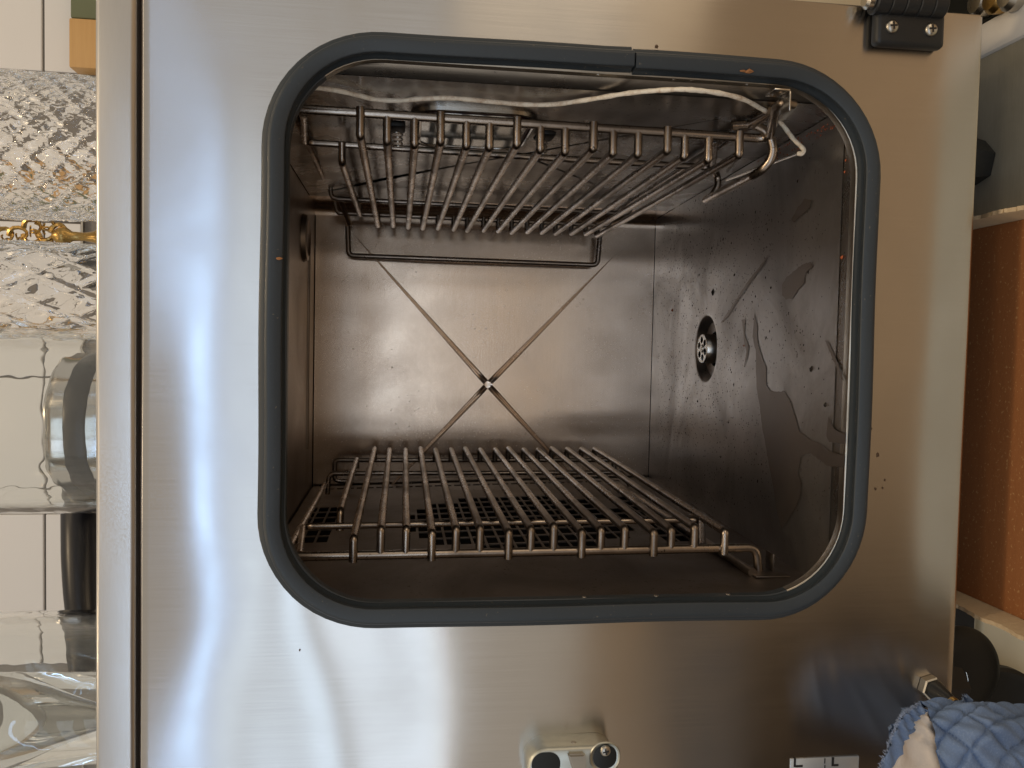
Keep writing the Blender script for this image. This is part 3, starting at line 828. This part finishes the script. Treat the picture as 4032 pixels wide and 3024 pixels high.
# ================================================================== FRONT FITTINGS
# hinge, lower right corner
hg = empty('door_hinge'); hg.parent = oven; hg.matrix_parent_inverse = Matrix.Translation(oven.location).inverted()
def sub(root, name, bm, mat, **k):
    o = link(name, bm, mat, None, **k); o.parent = root; return o
hy = -.010
h0 = at(3474, 152, 1, hy); h1 = at(3712, 172, 1, hy); hx1 = at(3462, 50, 1, hy).x
bm = bmesh.new(); box(bm, h0.x-.0035, hx1+.012, hy, -.0002, h1.z-.002, h0.z+.004, .0034, 3); sub(hg, 'hinge_leaf', bm, M['black'])
kx = at(3550, 22, 1, -.014).x+.004
zA, zB = at(3452, 20, 1, -.014).z, at(3730, 20, 1, -.014).z
segs = 5
for k in range(segs):
    za = zA + (zB-zA)*k/segs; zb = zA + (zB-zA)*(k+1)/segs
    bm = bmesh.new(); lathe(bm, [(0, 0), (.0085, 0), (.0092, .0008), (.0092, abs(zb-za)-.0010), (.0085, abs(zb-za)-.0003), (0, abs(zb-za)-.0003)], (kx, -.009, za), (0, 0, -1), 24); sub(hg, 'hinge_knuckle', bm, M['black'])
bm = bmesh.new(); lathe(bm, [(0, -.006), (.0045, -.006), (.0062, -.004), (.0062, .0)], (kx, -.009, zA+.0005), (0, 0, -1), 20); sub(hg, 'hinge_pin', bm, M['screw'])
bm = bmesh.new(); box(bm, kx+.006, kx+.05, -.016, -.004, zB+.002, zA-.006, .003); sub(hg, 'door_leaf', bm, M['black'])
def screw(root, c, r, axis=(0, -1, 0), rot=0.):
    s = empty('screw'); s.parent = root
    bm = bmesh.new(); ax = Vector(axis)
    prof = [(r, 0), (r, r*.15), (r*.86, r*.42), (r*.55, r*.58), (0, r*.62)]
    lathe(bm, prof, c, axis, 28)
    o = link('screw_head', bm, M['screw'], None); o.parent = root; 
    bpy.data.objects.remove(s)
    bm = bmesh.new(); a = Vector((math.cos(rot), 0, math.sin(rot))); b = Vector((-a.z, 0, a.x))
    for d, e in ((a, b), (b, a)):
        P = [c + ax*(r*.50) + d*sx*r*.55 + e*sy*r*.13 for sx, sy in ((-1, -1), (1, -1), (1, 1), (-1, 1))]
        prism(bm, P, ax*(r*.135 + (.00005 if d is a else 0)))
    k = link('screw_slot', bm, M['ink'], o, smooth=False)
for u, v in ((3511, 105), (3664, 117)):
    screw(hg, at(u, v, 1, hy-.0001), .0047, rot=.1)

# latch keeper, left side
lt = empty('latch_keeper'); lt.parent = oven; lt.matrix_parent_inverse = Matrix.Translation(oven.location).inverted()
ly0 = -.020
lz0 = at(2077, 2990, 1, ly0).z; lz1 = at(2438, 2960, 1, ly0).z; lxt = at(2260, 2942, 1, ly0).x; 
hgt = .036; rr = .014
cxx = lxt - hgt/2; czz = (lz0+lz1)/2; hz = abs(lz0-lz1)/2
def stadium(hx, hz, r, n=8):
    return [(x, z) for x, z in stad(hx, hz, r, n)]
def ringset(root, name, prof, mat, cx, cz, hx, hz, r, capin=True):
    bm = bmesh.new(); rs = []
    for ins, y in prof: rs.append([bm.verts.new((cx+a, y, cz+b)) for a, b in stadium(hx-ins, hz-ins, max(.001, r-ins))])
    for a, b in zip(rs, rs[1:]):
        for k in range(len(a)): bm.faces.new((a[k], a[(k+1) % len(a)], b[(k+1) % len(a)], b[k]))
    if capin: bm.faces.new(rs[-1])
    return sub(root, name, bm, mat)
ringset(lt, 'keeper_body', [(0, -.0002), (0, ly0+.003), (.0008, ly0+.001), (.0024, ly0)], M['zinc'], cxx, czz, hgt/2, hz, rr)
# pockets
pc = at(2150, 2990, 1, ly0); ringset(lt, 'left_pocket', [(0, ly0-.0003), (.0008, ly0-.0004)], M['blackgloss'], pc.x-.0035, pc.z, .0085, .0098, .008)
pc = at(2385, 2960, 1, ly0)
ringset(lt, 'screw_pocket', [(-.0015, ly0-.0002), (-.0008, ly0-.0010), (0, ly0-.0004), (.0006, ly0-.0001)], M['zinc'], pc.x-.0035, pc.z+.0005, .0090, .0092, .008)
ringset(lt, 'pocket_floor', [(0, ly0-.0006), (.0003, ly0-.0007)], M['blackgloss'], pc.x-.0035, pc.z+.0005, .0078, .0080, .007)
screw(lt, at(2383, 2955, 1, ly0-.0009), .0038, rot=.2)
p = at(2265, 2975, 1, ly0)
bm = bmesh.new(); prism(bm, [Vector((p.x+.003, ly0+.001, p.z+.006)), Vector((p.x+.003, ly0+.001, p.z-.006)), Vector((p.x-.016, ly0+.001, p.z-.008)), Vector((p.x-.016, ly0+.001, p.z))], (0, -.006, 0)); bmesh.ops.bevel(bm, geom=bm.edges[:], offset=.0012, segments=2, affect='EDGES'); sub(lt, 'catch_wedge', bm, M['screw'])
p = at(2257, 2915, 1, -.012); bm = bmesh.new(); lathe(bm, [(.0022, 0), (.0016, .0006), (0, .0006)], (lxt-.0002, -.013, p.z), (1, 0, 0), 14); sub(lt, 'keeper_rivet', bm, M['screw'])

# door stop stud
ds = empty('door_stop'); ds.parent = oven; ds.matrix_parent_inverse = Matrix.Translation(oven.location).inverted()
b0 = at(3655, 2700, 1, 0); tip = at(3733, 2748, 1, -.040); ax = Vector((0, -1, 0))
bm = bmesh.new(); lathe(bm, [(.0088, 0), (.0088, .006), (.0078, .007), (0, .007)], b0, (0, -1, 0), 6); sub(ds, 'hex_nut', bm, M['screw'], angle=20)
bm = bmesh.new(); lathe(bm, [(.0062, .007), (.0068, .008), (.0066, .010), (.0036, .026), (.0030, .028)], b0, (0, -1, 0), 28); sub(ds, 'rubber_cone', bm, M['black'])
bm = bmesh.new(); lathe(bm, [(.0028, .026), (.0034, .027), (.0034, .030), (.0028, .031), (.0020, .0305), (.0018, .028), (0, .028)], b0, (0, -1, 0), 24); sub(ds, 'stud_tip', bm, M['brass'])

# sticker
l0 = at(3112, 2988, 1, -.0006); l1 = at(3382, 2974, 1, -.0006)
st = empty('sticker'); st.parent = oven; st.matrix_parent_inverse = Matrix.Translation(oven.location).inverted()
bm = bmesh.new(); box(bm, l0.x-.030, l0.x, -.0008, -.0001, l1.z, l0.z, .0006, 2); sub(st, 'sticker_face', bm, M['label'])
def bar(u0, v0, u1_, v1, name='sticker_letter'):
    a = at(u0, v0, 1, -.0009); b = at(u1_, v1, 1, -.0009)
    return (min(a.x, b.x), max(a.x, b.x), -.0011, -.0009, min(a.z, b.z), max(a.z, b.z))
bm = bmesh.new(); box(bm, *bar(3126, 2985, 3133, 3020)); box(bm, *bar(3133, 3013, 3160, 3020)); sub(st, 'letter', bm, M['ink'], smooth=False)
bm = bmesh.new(); box(bm, *bar(3275, 2982, 3283, 3016)); box(bm, *bar(3283, 3009, 3301, 3016)); sub(st, 'letter', bm, M['ink'], smooth=False)
bm = bmesh.new(); box(bm, *bar(3246, 2986, 3249, 3006)); box(bm, *bar(3246, 3012, 3249, 3030)); sub(st, 'dashed_line', bm, M['ink'], smooth=False)
# feet
ZTAB = -.358
for (x, y) in ((at(3865, 640, 1, .06).x, .062), (-.27, .062), (at(3865, 640, 1, .06).x, .52), (-.27, .52)):
    bm = bmesh.new(); lathe(bm, [(0, 0), (.017, 0), (.020, .012), (.024, .04), (.024, ZBOT-ZTAB), (0, ZBOT-ZTAB)], (x, y, ZTAB+.0005), (0, 0, 1), 6); link('rubber_foot', bm, M['black'], oven, angle=20)

# room floor and an unseen dark block, added for the steel front to mirror
rf = simple('warm_wood_floor', (.50, .37, .24), .6)
bm = bmesh.new(); box(bm, -3, 3, -4, 1.5, -1.05, -1.0); o = link('room_floor', bm, rf, None, smooth=False); o['kind'] = 'structure'
bm = bmesh.new(); box(bm, -1.9, -.42, -1.3, -.85, -1.0, -.50, .01); o = link('dark_reflection_block', bm, simple('dark_block', (.03, .02, .015), .5), None, smooth=False); o['kind'] = 'structure'
# ================================================================== BELOW: table, tray, pot, mitt
tb = empty('steel_table', (0, .2, ZTAB))
tag(tb, 'scratched olive toned stainless steel table under the oven', 'table')
xa_ = at(3862, 228, 2, ZTAB+.004).x; xb_ = at(3870, 88, 2, ZTAB+.004).x
txl = at(3960, 2470, 1, .0).x
bm = bmesh.new(); box(bm, txl, xa_+.001, -.12, .9, ZTAB-.03, ZTAB); link('table_top', bm, M['table'], tb, smooth=False)
wb = empty('white_worktop', (.25, .2, ZTAB))
tag(wb, 'glossy white enamelled panel running back beside the steel table', 'worktop')
bm = bmesh.new(); box(bm, xa_+.0012, xb_, -.12, .9, ZTAB-.05, ZTAB+.004, .003); link('enamel_edge', bm, M['whiteedge'], wb)
bm = bmesh.new(); box(bm, xb_+.001, .60, .02, .9, ZTAB-.02, ZTAB+.001, .002); link('dark_hob_panel', bm, M['blackgloss'], wb)
for q in range(3):
    p = at(3850+q*60, 30-q*12, 2, ZTAB+.012)
    bm = bmesh.new(); lathe(bm, [(0, 0), (.010, 0), (.011, .010), (.008, .014), (0, .015)], (p.x+.004, p.y, ZTAB+.0015), (0, 0, 1), 20); link('hob_knob', bm, M['brass'] if q == 1 else M['screw'], wb)
cw = empty('cream_cabinet', (.35, .3, 0)); tag(cw, 'cream painted cabinet side just visible beside the oven', 'cabinet')
bm = bmesh.new(); box(bm, .262, .60, .10, .5, at(3440, 5, 1, .10).z, .10, .004); link('cabinet_body', bm, M['cream'], cw)

# cardboard tray
ct = empty('cardboard_tray', (0, .0, ZTAB))
tag(ct, 'open brown cardboard tray with torn pale rim on the table under the oven', 'cardboard tray')
tx1 = at(3940, 840, 1, 0).x-.002; tx0 = at(3940, 2425, 1, .0).x
zt_ = ZTAB+.003
bm = bmesh.new(); box(bm, tx0, tx1, -.045, .30, ZTAB+.0005, zt_); link('tray_base', bm, M['card'], ct, smooth=False)
def torn(x, dx, name):
    bm = bmesh.new(); N = 160
    rows = []
    for i in range(N+1):
        y = -.045 + .345*i/N
        h = .020 + .0015*math.sin(i*.31) + random.uniform(-.0006, .0006)
        rows.append([bm.verts.new((x, y, zt_-.002)), bm.verts.new((x+dx*.5+random.uniform(-.0003, .0003), y, zt_+h)), bm.verts.new((x+dx*.5+math.copysign(.003, dx), y, zt_+h+random.uniform(-.0006, .0006))), bm.verts.new((x+math.copysign(.003, dx), y, zt_-.002))])
    for a, b in zip(rows, rows[1:]):
        for k in range(3): bm.faces.new((a[k], a[k+1], b[k+1], b[k]))
    link(name, bm, M['card_inner'], ct)
torn(tx1, .006, 'tray_side'); torn(tx0, -.006, 'tray_side')
bm = bmesh.new(); box(bm, tx0, tx1, .30, .303, ZTAB+.001, ZTAB+.022); link('tray_back', bm, M['card_inner'], ct, smooth=False)

# round black pan on edge and pale box in the gap left of the tray
pt = at(3780, 2650, 1, .085); pt2 = at(3915, 2855, 1, .110)
bp = empty('black_pan', (pt.x, .085, ZTAB-.05)); tag(bp, 'round black pan standing on its edge beside the cardboard tray', 'pan')
bm = bmesh.new(); lathe(bm, [(0, -.006), (.020, -.0055), (.032, -.003), (.038, .001), (.0395, .004), (.038, .009), (0, .010)], pt, (0, 1, 0), 72); link('pan_body', bm, M['blackgloss'], bp)
bm = bmesh.new(); lathe(bm, [(0, .0), (.044, 0), (.050, -.004), (.053, -.001), (.053, .006), (0, .010)], pt2, (0, 1, 0), 72); link('pan_lid', bm, M['blackgloss'], bp)
pt = at(3700, 2700, 1, .078)
arc = [pt + Vector((.026*math.cos(R(a)), 0, .026*math.sin(R(a)))) for a in range(-130, -60, 5)]
bm = bmesh.new(); tube(bm, arc, .0003, 0, 6); link('highlight_arc', bm, M['bright'], bp)  # thin bright arc standing in for a highlight on the pan
cl = empty('cream_container', (txl-.1, .2, ZTAB)); tag(cl, 'pale cream plastic box behind the round black pan', 'box')
bm = bmesh.new(); box(bm, txl-.25, txl-.004, .14, .152, ZTAB-.30, at(3862, 2500, 1, .14).z, .004, 3); link('container_body', bm, M['cloud'], cl)
bm = bmesh.new(); box(bm, -.60, txl-.001, -.05, .6, ZTAB-.32, ZTAB-.301); o = link('lower_shelf', bm, M['dark'], None, smooth=False); o['kind'] = 'structure'

# oven mitt: quilted sleeve lying in front of the lower left corner
mt = empty('oven_mitt', (-.26, -.06, -.3)); tag(mt, 'frayed blue quilted oven mitt with cream lining showing at its torn cuff', 'oven mitt')
def quilt(s, t):
    a = (s*2.4 + t*2.2) % 1; b = (s*2.4 - t*2.2) % 1
    g = min(abs(a-.0), abs(1-a), abs(b), abs(1-b))
    return -.0030*math.exp(-(g/.05)**2) + .0012*min(1, g*5)
rim_ = [at(3440, 3060, 1, -0.0610), at(3500, 2905, 1, -0.0566), at(3535, 2822, 1, -0.0533), at(3570, 2792, 1, -0.0500), at(3612, 2768, 1, -0.0456), at(3655, 2800, 1, -0.0511), at(3672, 2870, 1, -0.0599), at(3690, 2960, 1, -0.0638), at(3700, 3080, 1, -0.0665)]
far_ = [at(4100, 3120, 1, -0.0280), at(4100, 2950, 1, -0.0253), at(4100, 2860, 1, -0.0225), at(4100, 2825, 1, -0.0225), at(4090, 2800, 1, -0.0253), at(4095, 2830, 1, -0.0390), at(4100, 2900, 1, -0.0528), at(4100, 2980, 1, -0.0610), at(4100, 3090, 1, -0.0665)]
mid_ = [at(3760, 3100, 1, -0.0335), at(3760, 2930, 1, -0.0307), at(3770, 2820, 1, -0.0280), at(3790, 2790, 1, -0.0335), at(3840, 2766, 1, -0.0401), at(3870, 2785, 1, -0.0528), at(3880, 2840, 1, -0.0638), at(3890, 2950, 1, -0.0709), at(3900, 3080, 1, -0.0720)]
def surf(curves, name, mat, sl, parent, disp=None, nu=60, nv=60, thick=0):
    C = [crom(c[sl], 10) for c in curves]
    N = min(len(c) for c in C)
    C = [[c[int(round(i*(len(c)-1)/(N-1)))] for i in range(N)] for c in C]
    bm = bmesh.new(); G = []
    for i in range(N):
        line = crom([c[i] for c in C], nv//(len(curves)-1)); G.append(line)
    V = []
    mi, mk = N//2, len(G[0])//2
    mn = (G[mi+1][mk]-G[mi-1][mk]).cross(G[mi][mk+1]-G[mi][mk-1]); sgn = -1 if mn.y > 0 else 1
    for i in range(N):
        row = []
        for k in range(len(G[0])):
            p = G[i][k]
            if disp:
                a = G[min(i+1, N-1)][k]-G[max(i-1, 0)][k]; b = G[i][min(k+1, len(G[0])-1)]-G[i][max(k-1, 0)]
                nn = a.cross(b)
                if nn.length > 0: nn.normalize()
                nn = nn*sgn
                p = p + nn*disp(i/(N-1), k/(len(G[0])-1))
            row.append(bm.verts.new(p))
        V.append(row)
    for i in range(N-1):
        for k in range(len(V[0])-1): bm.faces.new((V[i][k], V[i+1][k], V[i+1][k+1], V[i][k+1]))
    o = link(name, bm, mat, parent, angle=180)
    if thick:
        md = o.modifiers.new('thickness', 'SOLIDIFY'); md.thickness = thick; md.offset = 1
    return o
def wr(s, t): return quilt(s*1.1, t*1.3) + .0016*math.sin(s*16+t*9) + .0010*math.sin(s*37-t*21)
surf([rim_, mid_, far_], 'quilted_shell', M['denim'], slice(4, 9), mt, wr, nv=90)
surf([rim_[:5], [at(3800, 3120, 1, -0.0225), at(3790, 2960, 1, -0.0225), at(3790, 2850, 1, -0.0225), at(3800, 2800, 1, -0.0253), at(3830, 2752, 1, -0.0335)]], 'back_cuff', M['denim'], slice(0, 5), mt, wr, nv=60)
ins = [at(3470, 3090, 1, -0.0577), at(3540, 2940, 1, -0.0533), at(3575, 2860, 1, -0.0511), at(3610, 2812, 1, -0.0489), at(3640, 2790, 1, -0.0489)]
ins2 = [at(3720, 3090, 1, -0.0566), at(3716, 2940, 1, -0.0544), at(3700, 2860, 1, -0.0522), at(3680, 2812, 1, -0.0500), at(3650, 2786, 1, -0.0489)]
surf([ins, ins2], 'lining', M['lining'], slice(0, 5), mt, lambda s, t: .0022*math.sin(t*9+s*5)+.001*math.sin(s*31+t*12), nv=50)
surf([[p + Vector((0, -.003, 0)) for p in rim_[:5]], [p + Vector((0, -.004, 0)) for p in ins]], 'torn_hem', M['denim'], slice(0, 5), mt, lambda s, t: .0012*math.sin(s*40+t*5)+.0008*math.sin(s*90), nv=16)
bm = bmesh.new()
edge = crom(rim_[:5], 40)
for i, p in enumerate(edge[:-1]):
    for j in range(2):
        d = Vector((random.uniform(-.2, 1), random.uniform(-.5, .2), random.uniform(.2, 1))).normalized()*random.uniform(.0008, .0030)
        a = p + Vector((random.uniform(-.001, .001), -.003, random.uniform(-.001, .001)))
        tube(bm, [a, a+d*.6+Vector((random.uniform(-.0006, .0006),)*3), a+d], .00014, 0, 3, cap=False)
fr = link('frayed_threads', bm, simple('pale_blue_thread', (.38, .46, .62), .9), mt); fr['kind'] = 'stuff'

# ================================================================== ABOVE: tiles and glassware on the oven
YT = .62
wl = empty('tiled_wall', (0, YT, .3)); wl['kind'] = 'structure'
bm = bmesh.new(); box(bm, -1.0, .9, YT+.006, YT+.02, .28, 1.0); link('grout_bed', bm, M['grout'], wl, smooth=False)
gz = at(169, 100, 1, YT).z; zb = at(317, 100, 1, YT).z; gx = at(160, 283, 1, YT).x; tw = abs(gx - at(160, 871, 1, YT).x); gx2 = gx
gz2 = at(157, 2200, 1, YT).z
g = .0032
me_cache = {}
for i in range(-4, 5):
    x0 = gx + i*tw + g/2; x1 = gx + (i+1)*tw - g/2
    for z0, z1 in ((zb, gz-g/2), (gz+g/2, gz+g/2+.145), (gz+.15, gz+.295)):
        key = round(z1-z0, 4)
        if key not in me_cache:
            bm = bmesh.new(); box(bm, 0, x1-x0, 0, .0062, 0, z1-z0, .0012, 2)
            me = bpy.data.meshes.new('tile'); bm.to_mesh(me); bm.free(); me.materials.append(M['tile'])
            for p in me.polygons: p.use_smooth = False
            me_cache[key] = me
        o = bpy.data.objects.new('tile', me_cache[key]); COL.objects.link(o); o.location = Vector((x0, YT, z0)) - wl.location; o.parent = wl
bm = bmesh.new(); box(bm, -1.0, .9, YT-.001, YT+.006, zb-.003, zb-.0005); link('edge_trim', bm, M['screw'], wl, smooth=False)
wd = empty('wooden_board', (.25, .55, .28)); tag(wd, 'narrow strip of orange pine board behind the oven top edge', 'board')
wa = at(345, 85, 1, .58); wz = at(345, 278, 1, .58)
bm = bmesh.new(); box(bm, wz.x, wa.x, .57, .60, .20, zb-.004, .002); link('board_plank', bm, M['wood'], wd)
gb = empty('green_box', (.35, .6, .28)); tag(gb, 'dull green box end beside the pine board', 'box')
bm = bmesh.new(); box(bm, wa.x+.002, wa.x+.2, .575, .60, .20, zb-.004, .002); link('box_body', bm, simple('green_card', (.13, .15, .08), .6), gb)

ZT2 = ZT + .0004
def glassware(prof_o, th, loc, name, mat, root, n=96, wob=None, base=.006, solid=False):
    inner = [(max(r-th, .0005), h) for r, h in prof_o if h > base]
    prof = [(0, 0)] + prof_o + ([(0, prof_o[-1][1])] if solid else inner[::-1] + [(0, base)])
    bm = bmesh.new(); lathe(bm, prof, loc, (0, 0, 1), n, wob=wob, wobfrom=1, wobto=1+len(prof_o)); return link(name, bm, mat, root, angle=30)
def place(v0, v1, y, u=200):
    a = at(u, v0, 1, y); b = at(u, v1, 1, y); return (a.x+b.x)/2, abs(a.x-b.x)/2
# cut crystal vase
def facets(k, hh, depth, sh=0):
    def f(t, h):
        a = (t*k + h*hh + sh) % 1; b = (t*k - h*hh + sh) % 1
        return 1 - depth*(max(0, 1-abs(a-.5)*6) + max(0, 1-abs(b-.5)*6)) - depth*.35*abs(math.sin(PI*t*k*2+h*160))
    return f
cx, rd = place(292, 872, .16)
v1_ = empty('crystal_vase', (cx, .16, ZT2)); tag(v1_, 'large cut crystal vase with deep star cuts, nearest the wooden board', 'vase', 'cut crystal vases on the oven')
hs = [k*.0035 for k in range(0, 46)]
glassware([(rd*.92, 0.0)] + [(rd*(.94+.06*math.sin(h*14)), h) for h in hs[1:]], .007, (cx, .16, ZT2), 'vase_body', M['crystal'], v1_, n=300, wob=facets(14, 42, .04), solid=True)
cx, rd = place(950, 1330, .13)
v2_ = empty('crystal_vase', (cx, .13, ZT2)); tag(v2_, 'smaller crystal vase with swirled cuts beside the brass ornament', 'vase', 'cut crystal vases on the oven')
glassware([(rd*.9, 0.0)] + [(rd*(.92+.08*math.sin(h*16)), h) for h in hs[1:]], .006, (cx, .13, ZT2), 'vase_body', M['crystal'], v2_, n=260, wob=facets(10, 20, .04, .3), solid=True)
# brass ornament
cx, rd = place(905, 950, .22)
br_ = empty('brass_candlestick', (cx, .22, ZT2)); tag(br_, 'old brass candlestick with scrolled leafy arms between the crystal vases', 'candlestick')
zl0 = at(390, 925, 1, .22).z; zl1 = at(245, 925, 1, .22).z; zz0 = zl0-ZT2
bm = bmesh.new(); lathe(bm, [(0, 0), (.030, 0), (.028, .006), (.009, .014), (.006, zz0-.012), (.007, zz0-.006), (.0075, zz0), (.005, zz0+.004), (.0036, zz0+.012), (.0042, zz0+.022), (.007, zz0+.026), (.0082, zz0+.028), (.0082, zz0+.032), (.004, zz0+.038), (0, zz0+.039)], (cx, .22, ZT2), (0, 0, 1), 24); link('stem', bm, M['brass'], br_)
for q in range(7):
    for s_ in (-1, 1):
        bm = bmesh.new(); pts = []
        zz = zl1 + .002 + q*.011
        for k in range(15):
            a = k*.5; rr_ = .0085*(1-k/19)
            pts.append(Vector((cx + .006*math.sin(q*1.3) + s_*(.003+rr_*math.sin(a)), .22+.002*math.sin(k+q), zz + rr_*math.cos(a))))
        tube(bm, pts, .002, 0, 6, rfun=lambda a_: max(.0008, .0024-.045*a_)); link('scroll_arm', bm, M['brass'], br_)
# plain jar and tall glasses
cx, rd = place(1290, 2015, .12)
jr = empty('glass_jar', (cx, .12, ZT2)); tag(jr, 'wide plain clear glass jar standing in front of the pan', 'jar')
glassware([(rd*.96, 0), (rd, .006)] + [(rd, .01*k) for k in range(1, 16)], .004, (cx, .12, ZT2), 'jar_body', M['glass'], jr, n=128)
cx, rd = place(2420, 3150, .12)
tg = empty('glass_bowl', (cx, .12, ZT2)); tag(tg, 'clear straight sided glass bowl nearest the left end of the oven top', 'bowl')
glassware([(rd*.95, 0), (rd, .006)] + [(rd*(1+.0*k), .01*k) for k in range(1, 16)], .004, (cx, .12, ZT2), 'bowl_body', M['glass'], tg, n=128)
cx, rd = place(2620, 3000, .13)
tg2 = empty('drinking_glass', (cx, .12, ZT2)); tag(tg2, 'straight tumbler seen through the side of the clear glass bowl', 'glass')
glassware([(rd*.8, 0), (rd*.85, .004), (rd*.95, .14)], .0025, (cx, .12, ZT2+.0065), 'tumbler_body', M['glass'], tg2, n=64)
# pan behind
px, prd = place(1340, 1990, .33)
pn = empty('saucepan', (px, .33, ZT2)); tag(pn, 'bright steel saucepan with long black handle standing behind the wide glass jar', 'saucepan')
zp = at(185, 1700, 1, .33-prd).z - ZT2
bm = bmesh.new(); lathe(bm, [(0, 0), (prd*.92, 0), (prd*.97, .008), (prd, zp*.5), (prd, zp-.004), (prd*1.03, zp), (prd*1.02, zp+.002), (prd*.98, zp-.002), (prd*.96, .012), (0, .008)], (px, .33, ZT2), (0, 0, 1), 72); link('pan_body', bm, M['chrome'], pn)
bm = bmesh.new(); lathe(bm, [(prd*1.002, zp-.034), (prd*1.015, zp-.032), (prd*1.015, zp-.016), (prd*1.002, zp-.014)], (px, .33, ZT2), (0, 0, 1), 72); link('pan_band', bm, M['handle'], pn)
hp = [at(310, 1960, 1, .33), at(312, 2100, 1, .31), at(316, 2300, 1, .29), at(325, 2440, 1, .28), at(335, 2700, 1, .27), at(348, 2800, 1, .265)]
bm = bmesh.new(); tube(bm, crom(hp, 6), .012, 0, 20, rfun=lambda a: .0165-.035*max(0, a-.06)); 
link('pan_handle', bm, M['handle'], pn)
